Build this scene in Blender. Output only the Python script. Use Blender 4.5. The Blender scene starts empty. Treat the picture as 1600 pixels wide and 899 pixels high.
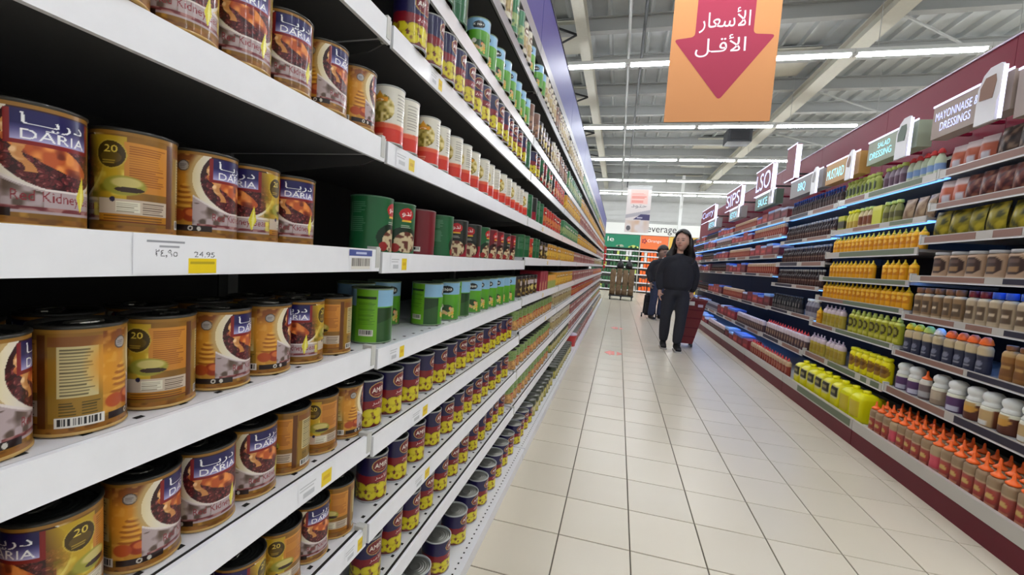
import bpy, bmesh, math, random
import numpy as np
from mathutils import Vector, Matrix

random.seed(7)
RNG = np.random.default_rng(7)
SC = bpy.context.scene
COL = SC.collection
PI = math.pi

# ------------------------------------------------------------------ camera
CAM_H = 1.17
F_PX, YAW, PITCH, ROLL = 648.0, -0.24708, 0.06829, 0.07073


def cam_axes():
    cy, sy, cp, sp, cr, sr = (math.cos(YAW), math.sin(YAW), math.cos(PITCH), math.sin(PITCH), math.cos(ROLL), math.sin(ROLL))

    def f(d):
        X, Y, Z = d
        X, Y = cy * X - sy * Y, sy * X + cy * Y
        z = Y * cp - Z * sp
        y = -(Y * sp + Z * cp)
        return (cr * X - sr * y, sr * X + cr * y, z)
    return np.array([f(e) for e in np.eye(3)]).T


R = cam_axes()
cd = bpy.data.cameras.new('camera')
cam = bpy.data.objects.new('camera', cd)
COL.objects.link(cam)
cd.sensor_fit = 'HORIZONTAL'
cd.sensor_width = 36
cd.lens = F_PX / 1600 * 36
cd.clip_start = 0.02
cd.clip_end = 200
ex, ey, ez = R[0], -R[1], -R[2]
cam.matrix_world = Matrix(((ex[0], ey[0], ez[0], 0), (ex[1], ey[1], ez[1], 0), (ex[2], ey[2], ez[2], CAM_H), (0, 0, 0, 1)))
SC.camera = cam

# ------------------------------------------------------------------ world, exposure, light levels
W = bpy.data.worlds.new('world')
SC.world = W
W.use_nodes = True
W.node_tree.nodes['Background'].inputs[0].default_value = (0.5, 0.55, 0.6, 1)
W.node_tree.nodes['Background'].inputs[1].default_value = 0.05
SC.view_settings.view_transform = 'Standard'
SC.view_settings.look = 'None'
SC.view_settings.gamma = 1
SC.view_settings.use_curve_mapping = False
SC.view_settings.exposure = 0.3
TUBE_POWER = 42.0          # emission of the fluorescent tubes
LED_POWER = 2.0            # emission of the shelf strips
try:
    SC.cycles.use_denoising = True
    SC.cycles.max_bounces = 6
    SC.cycles.diffuse_bounces = 4
    SC.cycles.glossy_bounces = 3
    SC.cycles.transmission_bounces = 4
    SC.cycles.sample_clamp_indirect = 4
    SC.cycles.caustics_reflective = False
    SC.cycles.caustics_refractive = False
except Exception:
    pass


# ------------------------------------------------------------------ helpers
def lin(c):
    c = np.asarray(c, float) / 255.0
    return np.where(c <= 0.04045, c / 12.92, ((c + 0.055) / 1.055) ** 2.4)


def mat(name, rgb=None, rough=0.5, metal=0.0, coat=0.0, noise=0.0, nscale=20, emit=0.0, attr=False, spec=0.5, bump=0.0):
    m = bpy.data.materials.new(name)
    m.use_nodes = True
    nt = m.node_tree
    b = nt.nodes['Principled BSDF']
    b.inputs['Roughness'].default_value = rough
    b.inputs['Metallic'].default_value = metal
    b.inputs['Coat Weight'].default_value = coat
    b.inputs['Coat Roughness'].default_value = 0.09
    b.inputs['Specular IOR Level'].default_value = spec
    if attr:
        a = nt.nodes.new('ShaderNodeVertexColor')
        a.layer_name = 'Col'
        nt.links.new(a.outputs[0], b.inputs['Base Color'])
    else:
        c = tuple(lin(rgb)) + (1,)
        b.inputs['Base Color'].default_value = c
        if emit:
            b.inputs['Emission Color'].default_value = c
            b.inputs['Emission Strength'].default_value = emit
    if noise or bump:
        tc = nt.nodes.new('ShaderNodeTexCoord')
        n = nt.nodes.new('ShaderNodeTexNoise')
        n.inputs['Scale'].default_value = nscale
        n.inputs['Detail'].default_value = 4
        nt.links.new(tc.outputs['Object'], n.inputs['Vector'])
        if noise and not attr:
            mx = nt.nodes.new('ShaderNodeMix')
            mx.data_type = 'RGBA'
            mx.inputs[6].default_value = tuple(lin(np.asarray(rgb) * (1 - noise))) + (1,)
            mx.inputs[7].default_value = tuple(lin(np.minimum(np.asarray(rgb) * (1 + noise), 255))) + (1,)
            nt.links.new(n.outputs['Fac'], mx.inputs[0])
            nt.links.new(mx.outputs[2], b.inputs['Base Color'])
        if bump:
            bp = nt.nodes.new('ShaderNodeBump')
            bp.inputs['Strength'].default_value = bump
            bp.inputs['Distance'].default_value = 0.002
            nt.links.new(n.outputs['Fac'], bp.inputs['Height'])
            nt.links.new(bp.outputs[0], b.inputs['Normal'])
    return m


M = {}
M['print'] = mat('printed_label', attr=True, rough=0.34, coat=0.3, spec=0.4)
M['matte_print'] = mat('matte_print', attr=True, rough=0.6)
M['plastic_print'] = mat('printed_plastic', attr=True, rough=0.4, spec=0.35)
M['cloth_print'] = mat('coloured_cloth', attr=True, rough=0.85)
M['shelf_white'] = mat('white_shelf_enamel', (222, 222, 226), 0.35, noise=0.02, nscale=6)
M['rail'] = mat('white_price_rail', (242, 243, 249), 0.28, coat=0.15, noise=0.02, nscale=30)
M['under'] = mat('shade_painted_underside', (74, 74, 76), 0.6)  # shade below the shelves put into the colour of undersides and brackets
M['back'] = mat('dark_back_panel', (30, 30, 33), 0.7)
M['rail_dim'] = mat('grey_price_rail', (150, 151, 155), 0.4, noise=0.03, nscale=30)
M['gap'] = mat('slot_shade_and_trim', (18, 18, 18), 0.7)
M['cap_grey'] = mat('grey_end_cap', (196, 196, 192), 0.45)
M['upright'] = mat('grey_upright', (120, 120, 120), 0.5)
M['blue'] = mat('blue_header', (52, 56, 142), 0.42, spec=0.3)
M['lid_dark'] = mat('dark_steel_lid', (52, 54, 52), 0.32, metal=0.7)
M['lid_silver'] = mat('brushed_tin_lid', (150, 150, 142), 0.36, metal=0.8)
M['ring'] = mat('pull_ring_steel', (120, 118, 110), 0.3, metal=0.9)
M['hole'] = mat('perforation', (12, 12, 12), 0.9)
M['tube'] = mat('fluorescent_tube', (246, 250, 255), 0.4, emit=TUBE_POWER)
M['housing'] = mat('white_lamp_housing', (200, 202, 200), 0.5)
M['led'] = mat('cool_led_strip', (104, 164, 255), 0.4, emit=LED_POWER)
M['deck'] = mat('galvanised_roof_deck', (190, 195, 195), 0.6, metal=0.0, noise=0.12, nscale=2)
M['beam'] = mat('painted_beam', (200, 198, 184), 0.6, noise=0.03)
M['purlin'] = mat('galvanised_purlin', (160, 162, 160), 0.55)
M['wire'] = mat('steel_wire', (170, 172, 170), 0.5)
M['dark_metal'] = mat('dark_metal', (48, 50, 54), 0.5)
M['wall'] = mat('pale_wall_sheet', (190, 190, 186), 0.7, noise=0.03, nscale=3)
M['red_kick'] = mat('maroon_kick_plate', (98, 16, 36), 0.45, spec=0.3, noise=0.05, nscale=8)
M['red_head'] = mat('maroon_header', (118, 14, 44), 0.5, spec=0.2)
M['red_dark'] = mat('dark_red_plastic', (112, 22, 34), 0.35)
M['navy_back'] = mat('dark_navy_back', (28, 30, 48), 0.6)
M['shelf_grey'] = mat('grey_shelf', (168, 166, 168), 0.4)
M['rail_grey'] = mat('clear_grey_rail', (190, 186, 180), 0.3, coat=0.3)
M['strip_brown'] = mat('brown_rail_strip', (140, 104, 92), 0.5)
M['strip_green'] = mat('green_rail_strip', (104, 116, 92), 0.5)
M['strip_navy'] = mat('navy_rail_strip', (38, 36, 56), 0.5)
M['tile'] = None
M['white'] = mat('white_plastic', (232, 234, 232), 0.35)
M['lilac'] = mat('lilac_plastic', (206, 190, 214), 0.4)
M['orange'] = mat('orange_plastic', (255, 112, 40), 0.4)
M['redcap'] = mat('red_plastic', (206, 52, 52), 0.4)
M['yellow'] = mat('yellow_plastic', (236, 206, 40), 0.38)
M['lemon'] = mat('lemon_plastic', (232, 226, 20), 0.35)
M['greencap'] = mat('pale_green_plastic', (196, 214, 110), 0.4)
M['browncap'] = mat('brown_plastic', (130, 82, 48), 0.4)
M['bluecap'] = mat('blue_plastic', (40, 84, 190), 0.4)
M['darkgreen'] = mat('dark_green_plastic', (46, 96, 60), 0.4)
M['black'] = mat('black_plastic', (26, 26, 30), 0.4)
M['grout'] = mat('dark_grout', (92, 84, 74), 0.9)
M['letter_dark'] = mat('dark_lettering', (46, 46, 50), 0.6)
M['letter_white'] = mat('white_lettering', (240, 240, 236), 0.5)
M['letter_pink'] = mat('pale_lettering', (243, 224, 232), 0.6)
M['letter_lit'] = mat('lit_cyan_letters', (150, 226, 250), 0.4, emit=1.0)
M['letter_lilac'] = mat('lit_lilac_letters', (190, 200, 255), 0.4, emit=1.0)
M['edge_lit'] = mat('lit_sign_edge', (226, 226, 255), 0.4, emit=1.1)
M['ban_orange'] = mat('orange_banner', (196, 134, 84), 0.85)
M['ban_pink'] = mat('raspberry_arrow', (154, 46, 70), 0.85)
M['green_panel'] = mat('green_fascia', (8, 128, 92), 0.5)
M['orange_panel'] = mat('orange_fascia', (240, 120, 60), 0.5)
M['yellow_panel'] = mat('yellow_fascia', (240, 200, 90), 0.5)
M['white_panel'] = mat('white_fascia', (236, 238, 234), 0.5)
M['knit'] = mat('navy_black_sweatshirt', (34, 36, 46), 0.9, noise=0.12, nscale=60, bump=0.3)
M['trouser'] = mat('charcoal_trousers', (40, 42, 52), 0.9, noise=0.12, nscale=60)
M['hair'] = mat('black_hair', (18, 15, 16), 0.5, noise=0.2, nscale=90, bump=0.5)
M['jacket'] = mat('dark_jacket', (30, 32, 40), 0.75, noise=0.15, nscale=30)
M['jeans'] = mat('blue_jeans', (50, 58, 84), 0.85, noise=0.18, nscale=50)
M['shoe'] = mat('black_shoe', (20, 20, 22), 0.6)
M['sole'] = mat('pale_sole', (190, 186, 180), 0.6)
M['redfloor'] = mat('red_floor_sticker', (226, 110, 92), 0.4)
M['sack'] = mat('brown_sack', (112, 92, 68), 0.8, noise=0.3, nscale=9)


def link(o, parent=None):
    COL.objects.link(o)
    if parent:
        o.parent = parent
    return o


def tag(o, label=None, cat=None, group=None, kind=None):
    if label:
        o['label'] = label
    if cat:
        o['category'] = cat
    if group:
        o['group'] = group
    if kind:
        o['kind'] = kind
    return o


def empty(name, loc=(0, 0, 0), rz=0, parent=None):
    o = bpy.data.objects.new(name, None)
    o.empty_display_size = 0.05
    o.location = loc
    o.rotation_euler = (0, 0, rz)
    return link(o, parent)


class MB:
    def __init__(s):
        s.v, s.f, s.m, s.mats = [], [], [], []

    def mi(s, m):
        if m not in s.mats:
            s.mats.append(m)
        return s.mats.index(m)

    def add(s, vs, fs, m, T=None):
        b = len(s.v)
        k = s.mi(m)
        for v in vs:
            s.v.append(tuple(T @ Vector(v)) if T is not None else tuple(v))
        for f in fs:
            s.f.append([b + i for i in f])
            s.m.append(k)
        return s

    def box(s, x0, x1, y0, y1, z0, z1, m, T=None, mb=None):
        vs = [(x0, y0, z0), (x1, y0, z0), (x1, y1, z0), (x0, y1, z0), (x0, y0, z1), (x1, y0, z1), (x1, y1, z1), (x0, y1, z1)]
        s.add(vs, [(4, 5, 6, 7), (0, 1, 5, 4), (1, 2, 6, 5), (2, 3, 7, 6), (3, 0, 4, 7)], m, T)
        b = len(s.v) - 8
        s.f.append([b + 3, b + 2, b + 1, b])
        s.m.append(s.mi(mb or m))
        return s

    def tube(s, p, q, r, m, n=8):
        p, q = Vector(p), Vector(q)
        d = (q - p).normalized()
        a = d.orthogonal().normalized()
        b = d.cross(a)
        vs = []
        for c in (p, q):
            for i in range(n):
                t = 2 * PI * i / n
                vs.append(c + (a * math.cos(t) + b * math.sin(t)) * r)
        fs = [(i, (i + 1) % n, n + (i + 1) % n, n + i) for i in range(n)] + [tuple(range(n))[::-1], tuple(range(n, 2 * n))]
        return s.add(vs, fs, m)

    def path(s, pts, r, m, n=6):
        for a, b in zip(pts[:-1], pts[1:]):
            s.tube(a, b, r, m, n)
        return s

    def lathe(s, prof, m, n=24, sx=1, sy=1, c=(0, 0, 0)):
        vs = []
        for r, z in prof:
            for i in range(n):
                t = 2 * PI * i / n
                vs.append((c[0] + r * sx * math.cos(t), c[1] + r * sy * math.sin(t), c[2] + z))
        fs = []
        for j in range(len(prof) - 1):
            for i in range(n):
                k = (i + 1) % n
                fs.append((j * n + i, j * n + k, (j + 1) * n + k, (j + 1) * n + i))
        fs.append(tuple(range(n))[::-1])
        fs.append(tuple((len(prof) - 1) * n + i for i in range(n)))
        return s.add(vs, fs, m)

    def prism(s, pts, d0, d1, m, plane='yz'):
        n = len(pts)
        def P(a, b, d):
            return {'yz': (d, a, b), 'xz': (a, d, b), 'xy': (a, b, d)}[plane]
        vs = [P(a, b, d0) for a, b in pts] + [P(a, b, d1) for a, b in pts]
        fs = [tuple(range(n))[::-1], tuple(range(n, 2 * n))] + [(i, (i + 1) % n, n + (i + 1) % n, n + i) for i in range(n)]
        return s.add(vs, fs, m)

    def mesh(s, name, smooth=False, fix=False):
        me = bpy.data.meshes.new(name)
        me.from_pydata(s.v, [], s.f)
        for m in s.mats:
            me.materials.append(m)
        me.polygons.foreach_set('material_index', s.m)
        if smooth:
            me.polygons.foreach_set('use_smooth', [True] * len(s.f))
        if fix:
            bm = bmesh.new()
            bm.from_mesh(me)
            bmesh.ops.recalc_face_normals(bm, faces=bm.faces)
            bm.to_mesh(me)
            bm.free()
        me.update()
        return me

    def build(s, name, parent=None, smooth=False, loc=None, fix=False, kind=None):
        o = bpy.data.objects.new(name, s.mesh(name, smooth, fix))
        if loc:
            o.location = loc
        if kind:
            o['kind'] = kind
        return link(o, parent)


def obj(name, me, parent=None, loc=(0, 0, 0), rz=0):
    o = bpy.data.objects.new(name, me)
    o.location = loc
    o.rotation_euler = (0, 0, rz)
    return link(o, parent)


def cmesh(name, v, f, c, material, smooth=True):
    """a mesh with a printed colour on each point (c in sRGB 0..255)"""
    me = bpy.data.meshes.new(name)
    me.from_pydata([tuple(p) for p in v], [], f)
    me.materials.append(material)
    a = me.color_attributes.new('Col', 'FLOAT_COLOR', 'POINT')
    cc = np.ones((len(v), 4))
    cc[:, :3] = lin(np.clip(c, 0, 255))
    a.data.foreach_set('color', cc.ravel())
    if smooth:
        me.polygons.foreach_set('use_smooth', [True] * len(f))
    me.update()
    return me


# ------------------------------------------------------------------ printing: a small canvas whose points become mesh points
GL = {}


def glyph(s):
    if s not in GL:
        cu = bpy.data.curves.new('t', 'FONT')
        cu.body = s
        cu.resolution_u = 3
        o = bpy.data.objects.new('t', cu)
        COL.objects.link(o)
        dg = bpy.context.evaluated_depsgraph_get()
        dg.update()
        ev = o.evaluated_get(dg)
        me = ev.to_mesh()
        me.calc_loop_triangles()
        v = np.array([p.co[:2] for p in me.vertices])
        t = np.array([x.vertices[:] for x in me.loop_triangles])
        ev.to_mesh_clear()
        bpy.data.objects.remove(o)
        bpy.data.curves.remove(cu)
        lo, hi = v.min(0), v.max(0)
        GL[s] = ((v - lo) / (hi - lo), t, (hi - lo))
    return GL[s]


class Cv:
    def __init__(s, Wd, Hd, asp, base=(255, 255, 255)):
        s.W, s.H, s.asp = Wd, Hd, asp
        s.x = (np.arange(Wd) / Wd * asp)[None, :].repeat(Hd, 0)
        s.y = (np.arange(Hd) / (Hd - 1))[:, None].repeat(Wd, 1)
        s.c = np.ones((Hd, Wd, 3)) * np.array(base, float)

    def put(s, mask, col, a=1.0):
        col = np.asarray(col, float)
        w = (mask * a)[..., None]
        s.c = s.c * (1 - w) + col * w
        return s

    def rect(s, x0, x1, y0, y1, col, a=1.0):
        return s.put(((s.x >= x0) & (s.x <= x1) & (s.y >= y0) & (s.y <= y1)) * 1.0, col, a)

    def ell(s, cx, cy, rx, ry, col, a=1.0, soft=0.0):
        d = np.sqrt(((s.x - cx) / rx) ** 2 + ((s.y - cy) / ry) ** 2)
        m = np.clip((1 + soft - d) / max(soft, 1e-6), 0, 1) if soft else (d <= 1) * 1.0
        return s.put(m, col, a)

    def noise(s, sx, sy, seed):
        r = np.random.default_rng(seed)
        gx, gy = max(2, int(s.asp * sx)), max(2, int(sy))
        g = r.random((gy + 2, gx))
        u = s.x / s.asp * gx
        v = s.y * gy
        i, j = np.floor(u).astype(int), np.floor(v).astype(int)
        fu, fv = u - i, v - j
        fu, fv = fu * fu * (3 - 2 * fu), fv * fv * (3 - 2 * fv)
        a, b = g[j, i % gx], g[j, (i + 1) % gx]
        c, d = g[j + 1, i % gx], g[j + 1, (i + 1) % gx]
        return (a * (1 - fu) + b * fu) * (1 - fv) + (c * (1 - fu) + d * fu) * fv

    def poly(s, pts, col, a=1.0):
        m = np.zeros_like(s.x, bool)
        n = len(pts)
        for i in range(n):
            (x0, y0), (x1, y1) = pts[i], pts[(i + 1) % n]
            if y0 == y1:
                continue
            cond = (s.y > y0) != (s.y > y1)
            m ^= cond & (s.x < (x1 - x0) * (s.y - y0) / (y1 - y0) + x0)
        return s.put(m * 1.0, col, a)

    def text(s, t, x0, y0, x1, y1, col, a=1.0):
        v, tr, _ = glyph(t)
        P = v * np.array([x1 - x0, y1 - y0]) + np.array([x0, y0])
        m = np.zeros((s.H, s.W))
        dx, dy = s.asp / s.W, 1 / (s.H - 1)
        for q in P[tr]:
            i0, i1 = max(0, int(q[:, 0].min() / dx)), min(s.W - 1, int(q[:, 0].max() / dx) + 1)
            j0, j1 = max(0, int(q[:, 1].min() / dy)), min(s.H - 1, int(q[:, 1].max() / dy) + 1)
            if i1 < i0 or j1 < j0:
                continue
            X, Y = s.x[j0:j1 + 1, i0:i1 + 1], s.y[j0:j1 + 1, i0:i1 + 1]
            (ax, ay), (bx, by), (cx, cy) = q
            e = 1e-9
            d0 = (bx - ax) * (Y - ay) - (by - ay) * (X - ax)
            d1 = (cx - bx) * (Y - by) - (cy - by) * (X - bx)
            d2 = (ax - cx) * (Y - cy) - (ay - cy) * (X - cx)
            m[j0:j1 + 1, i0:i1 + 1] = np.maximum(m[j0:j1 + 1, i0:i1 + 1], ((d0 >= -e) & (d1 >= -e) & (d2 >= -e)) | ((d0 <= e) & (d1 <= e) & (d2 <= e)))
        return s.put(m, col, a)

    def lines(s, x0, x1, y0, y1, n, col, seed=1, a=0.7, fill=0.45):
        r = np.random.default_rng(seed)
        p = (y1 - y0) / n
        for k in range(n):
            y = y0 + k * p
            s.rect(x0, x0 + (x1 - x0) * r.uniform(0.7, 1), y, y + p * fill, col, a)
        return s

    def barcode(s, x0, x1, y0, y1, seed=3):
        r = np.random.default_rng(seed)
        s.rect(x0, x1, y0, y1, (226, 222, 214))
        x = x0 + 0.02
        while x < x1 - 0.03:
            w = r.choice([0.008, 0.013, 0.02])
            s.rect(x, x + w, y0 + (y1 - y0) * 0.25, y1 - 0.008, (30, 28, 30))
            x += w + r.choice([0.008, 0.014])
        return s


AR_DARIA = '\ufe8e\u0640\ufef4\u0640\ufead\ufea9'
AR_DARIA = '\ufe8e\u0640\u0640\ufef3\ufead\ufea9'
AR_PRICES = '\ufead\ufe8e\ufecc\ufeb3\ufef7\ufe8d'
AR_LOWEST = '\ufede\u0640\ufed7\ufef7\ufe8d'
AR_AMIR = '\ufead\ufef4\ufee3\ufef7\ufe8d'
AR_NADO = '\ufeed\ufeaa\ufee7'


def art_kidney(Wd, Hd):
    c = Cv(Wd, Hd, 2.09, (118, 82, 26))
    n = c.noise(9, 9, 1)
    n2 = c.noise(20, 26, 31)
    c.put((c.y > -1) * n * 0.6, (168, 116, 38))
    # nutrition side 0..0.40
    c.rect(0, 0.40, 0.1, 0.93, (146, 110, 34))
    c.rect(0, 0.40, 0.84, 0.93, (120, 62, 30), 0.7)
    c.rect(0.06, 0.33, 0.34, 0.84, (196, 180, 130))
    c.lines(0.075, 0.315, 0.36, 0.83, 15, (70, 60, 40), 2)
    c.lines(0.07, 0.19, 0.17, 0.31, 5, (50, 44, 14), 5)
    c.lines(0.22, 0.34, 0.17, 0.31, 5, (50, 44, 14), 6)
    # left picture: toast and dish on gold
    c.rect(0.36, 0.86, 0.13, 0.93, (190, 132, 44))
    c.ell(0.5, 0.64, 0.17, 0.22, (214, 146, 46), 0.9, 0.7)
    c.put(((c.x > 0.36) & (c.x < 0.86)) * np.clip((c.y - 0.72) * 5, 0, 0.8), (112, 56, 30))
    c.put(((c.x > 0.36) & (c.x < 0.9)) * np.clip((n2 - 0.6) * 2, 0, 0.5), (226, 170, 80))
    for k, y in enumerate((0.33, 0.40, 0.46, 0.52, 0.58)):
        c.ell(0.53 + 0.012 * math.sin(k * 2.1), y, 0.10 - 0.012 * k, 0.02, (150, 80, 22), 0.75, 0.25)
        c.ell(0.54 + 0.012 * math.sin(k * 2.1), y + 0.02, 0.085 - 0.012 * k, 0.013, (236, 178, 72), 0.8, 0.4)
    c.ell(0.60, 0.25, 0.085, 0.075, (150, 50, 26), 0.95, 0.2)
    c.ell(0.61, 0.275, 0.05, 0.035, (216, 120, 60), 0.8, 0.4)
    c.ell(0.46, 0.24, 0.075, 0.065, (176, 74, 34), 0.95, 0.2)
    c.ell(0.68, 0.36, 0.06, 0.05, (70, 46, 24), 0.8, 0.4)
    c.ell(0.52, 0.83, 0.064, 0.066, (84, 72, 66))
    c.ell(0.52, 0.83, 0.052, 0.054, (164, 158, 156))
    c.lines(0.485, 0.555, 0.80, 0.86, 3, (110, 104, 104), 3)
    # bowl of beans
    c.ell(1.06, 0.70, 0.47, 0.46, (196, 164, 108), 1.0, 0.12)
    c.ell(1.06, 0.69, 0.45, 0.435, (228, 220, 206))
    c.put(((((c.x - 1.06) / 0.45) ** 2 + ((c.y - 0.69) / 0.435) ** 2) < 1) * np.clip((c.x - 0.62) * -4 + 0.6, 0, 0.6), (240, 220, 160))
    sweep = 0.16 + 0.20 * np.clip((1.0 - c.x) / 0.42, 0, 1) ** 1.6
    c.put(((c.x > 0.62) & (c.x < 1.50) & (c.y < sweep + 0.16) & (c.y > 0.09)) * 1.0, (178, 160, 162))
    c.put(((c.x > 0.62) & (c.x < 1.50) & (c.y < sweep + 0.16) & (c.y > sweep + 0.135)) * 1.0, (226, 216, 212))
    inb = ((((c.x - 1.09) / 0.405) ** 2 + ((c.y - 0.70) / 0.40) ** 2 < 1) & (c.y > sweep + 0.15)) * 1.0
    c.put(inb, (52, 16, 22))
    r = np.random.default_rng(21)
    for _ in range(260):
        x, y = 1.09 + r.uniform(-0.40, 0.40), 0.32 + r.uniform(0, 0.42)
        a = r.uniform(0, PI)
        dx, dy = c.x - x, c.y - y
        u, v = dx * math.cos(a) + dy * math.sin(a), -dx * math.sin(a) + dy * math.cos(a)
        d = (u / 0.034) ** 2 + (v / 0.020) ** 2
        g = r.uniform(-14, 16)
        c.put((d < 1) * inb, (88 + g, 26 + g * 0.4, 32 + g * 0.4))
        c.put((((u + 0.008) / 0.014) ** 2 + ((v - 0.007) / 0.006) ** 2 < 1) * inb * 0.6, (176, 110, 104))
        c.put(((d >= 1) & (d < 1.5)) * inb * 0.5, (30, 8, 12))
    tx = (((c.x - 1.02) * 0.9 + (c.y - 0.60) * 0.5) / 0.20) ** 2 + ((c.y - 0.60 + 0.35 * (c.x - 1.02)) / 0.125) ** 2
    fl = (tx < 0.75 + 0.7 * (c.noise(10, 10, 4) - 0.5)) * inb
    c.put(fl, (184, 84, 38))
    c.put(fl * np.clip((c.noise(16, 12, 5) - 0.45) * 3, 0, 1), (232, 146, 74))
    c.put(fl * np.clip((c.noise(14, 20, 6) - 0.58) * 4, 0, 1), (112, 42, 24))
    sp = np.abs(c.x - 0.80 - 0.30 * (0.78 - c.y) - 0.02 * np.sin(c.y * 30)) < 0.035 + 0.02 * (n2 - 0.5)
    c.put((sp & (c.y > 0.44) & (c.y < 0.86)) * 0.95, (206, 140, 80))
    c.put((sp & (c.y > 0.44) & (c.y < 0.86)) * np.clip((n2 - 0.5) * 3, 0, 1), (240, 200, 150))
    c.put(((c.x > 0.62) & (c.x < 0.98) & (c.y > 0.13) & (c.y < 0.40) & (c.y < sweep + 0.12)) * np.clip((c.noise(17, 17, 9) - 0.48) * 3, 0, 0.85), (74, 56, 44))
    c.rect(0.66, 1.50, 0.115, 0.15, (104, 30, 36), 0.85)
    c.put(((c.x > 0.66) & (c.x < 1.5) & (c.y > 0.115) & (c.y < 0.15)) * np.clip((n2 - 0.5) * 3, 0, 0.7), (190, 150, 140))
    c.text('Red Kidney Beans', 0.80, 0.168, 1.46, 0.285, (132, 30, 42))
    c.poly([(1.235, 0.13), (1.20, 0.27), (1.262, 0.47), (1.29, 0.27)], (222, 208, 50))
    c.poly([(1.245, 0.13), (1.235, 0.27), (1.262, 0.44), (1.268, 0.27)], (240, 234, 130))
    c.rect(0.40, 0.80, 0.055, 0.125, (32, 14, 14))
    c.ell(0.6, 0.09, 0.026, 0.03, (206, 200, 190))
    c.ell(0.6, 0.09, 0.013, 0.015, (40, 20, 20))
    c.ell(0.68, 0.09, 0.018, 0.028, (206, 200, 190))
    c.barcode(0.04, 0.37, 0.04, 0.15)
    # logo
    c.rect(0.765, 1.335, 0.665, 0.95, (128, 22, 28))
    c.rect(0.80, 1.30, 0.70, 0.955, (26, 22, 84))
    c.put(((c.x > 0.80) & (c.x < 1.30) & (c.y > 0.70) & (c.y < 0.83)) * np.clip((0.84 - c.y) / 0.13, 0, 1), (168, 164, 208))
    c.text(AR_DARIA, 0.86, 0.805, 1.26, 0.93, (246, 246, 250))
    c.text('DARIA', 0.855, 0.712, 1.275, 0.795, (252, 252, 255))
    c.lines(0.99, 1.08, 0.80, 0.806, 1, (250, 250, 250), 2, 1, 1)
    # right: yellow, badge, dish, text
    c.put(((c.x > 1.335) & (c.x < 1.68) & (c.y > 0.09) & (c.y < 0.95)) * np.clip((c.x - 1.30) * 4 + (c.y - 0.5), 0, 1), (190, 156, 34))
    c.put(((c.x > 1.38) & (c.x < 1.75) & (c.y > 0.14) & (c.y < 0.62)) * np.clip((c.noise(9, 14, 12) - 0.4) * 3, 0, 1), (120, 108, 20))
    c.put(((c.x > 1.40) & (c.x < 1.75) & (c.y > 0.14) & (c.y < 0.62)) * np.clip((c.noise(12, 16, 14) - 0.6) * 4, 0, 1), (226, 206, 90))
    c.rect(1.66, 2.0, 0.40, 0.9, (194, 126, 44))
    c.put(((c.x > 1.66) & (c.x < 2.0) & (c.y > 0.40) & (c.y < 0.9)) * np.clip((c.y - 0.5) * 1.2, 0, 0.5) , (214, 146, 60))
    c.lines(1.7, 1.98, 0.47, 0.88, 17, (112, 52, 12), 7, 0.55, 0.4)
    c.ell(1.66, 0.46, 0.15, 0.09, (150, 146, 54), 1, 0.2)
    c.ell(1.68, 0.49, 0.10, 0.045, (206, 190, 120), 0.9, 0.3)
    c.ell(1.70, 0.42, 0.11, 0.028, (54, 36, 26))
    c.rect(1.46, 2.0, 0.17, 0.32, (196, 178, 158))
    c.rect(1.60, 1.78, 0.19, 0.30, (222, 216, 196))
    c.lines(1.61, 1.77, 0.195, 0.295, 5, (120, 110, 90), 8)
    c.lines(1.8, 1.98, 0.18, 0.31, 6, (70, 48, 40), 9)
    c.ell(1.575, 0.315, 0.022, 0.026, (30, 26, 60))
    c.rect(1.46, 2.0, 0.10, 0.17, (176, 116, 26))
    c.lines(1.5, 1.98, 0.11, 0.165, 2, (80, 44, 16), 13)
    c.rect(1.46, 2.0, 0.085, 0.10, (104, 40, 16))
    c.ell(1.56, 0.765, 0.125, 0.145, (196, 166, 62))
    c.ell(1.56, 0.765, 0.115, 0.133, (64, 48, 14))
    c.ell(1.56, 0.735, 0.085, 0.06, (92, 72, 22))
    c.text('20', 1.505, 0.785, 1.615, 0.855, (226, 200, 84))
    c.lines(1.49, 1.63, 0.67, 0.72, 2, (190, 160, 60), 3)
    c.rect(2.0, 2.07, 0.05, 0.95, (92, 48, 12))
    c.put((c.y > 0.965) * 1.0, (150, 106, 40))
    c.put((c.y < 0.05) * 1.0, (150, 98, 36))
    c.put((c.y < 0.05) * np.clip((n2 - 0.5) * 2, 0, 0.6), (90, 54, 20))
    return c


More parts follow.
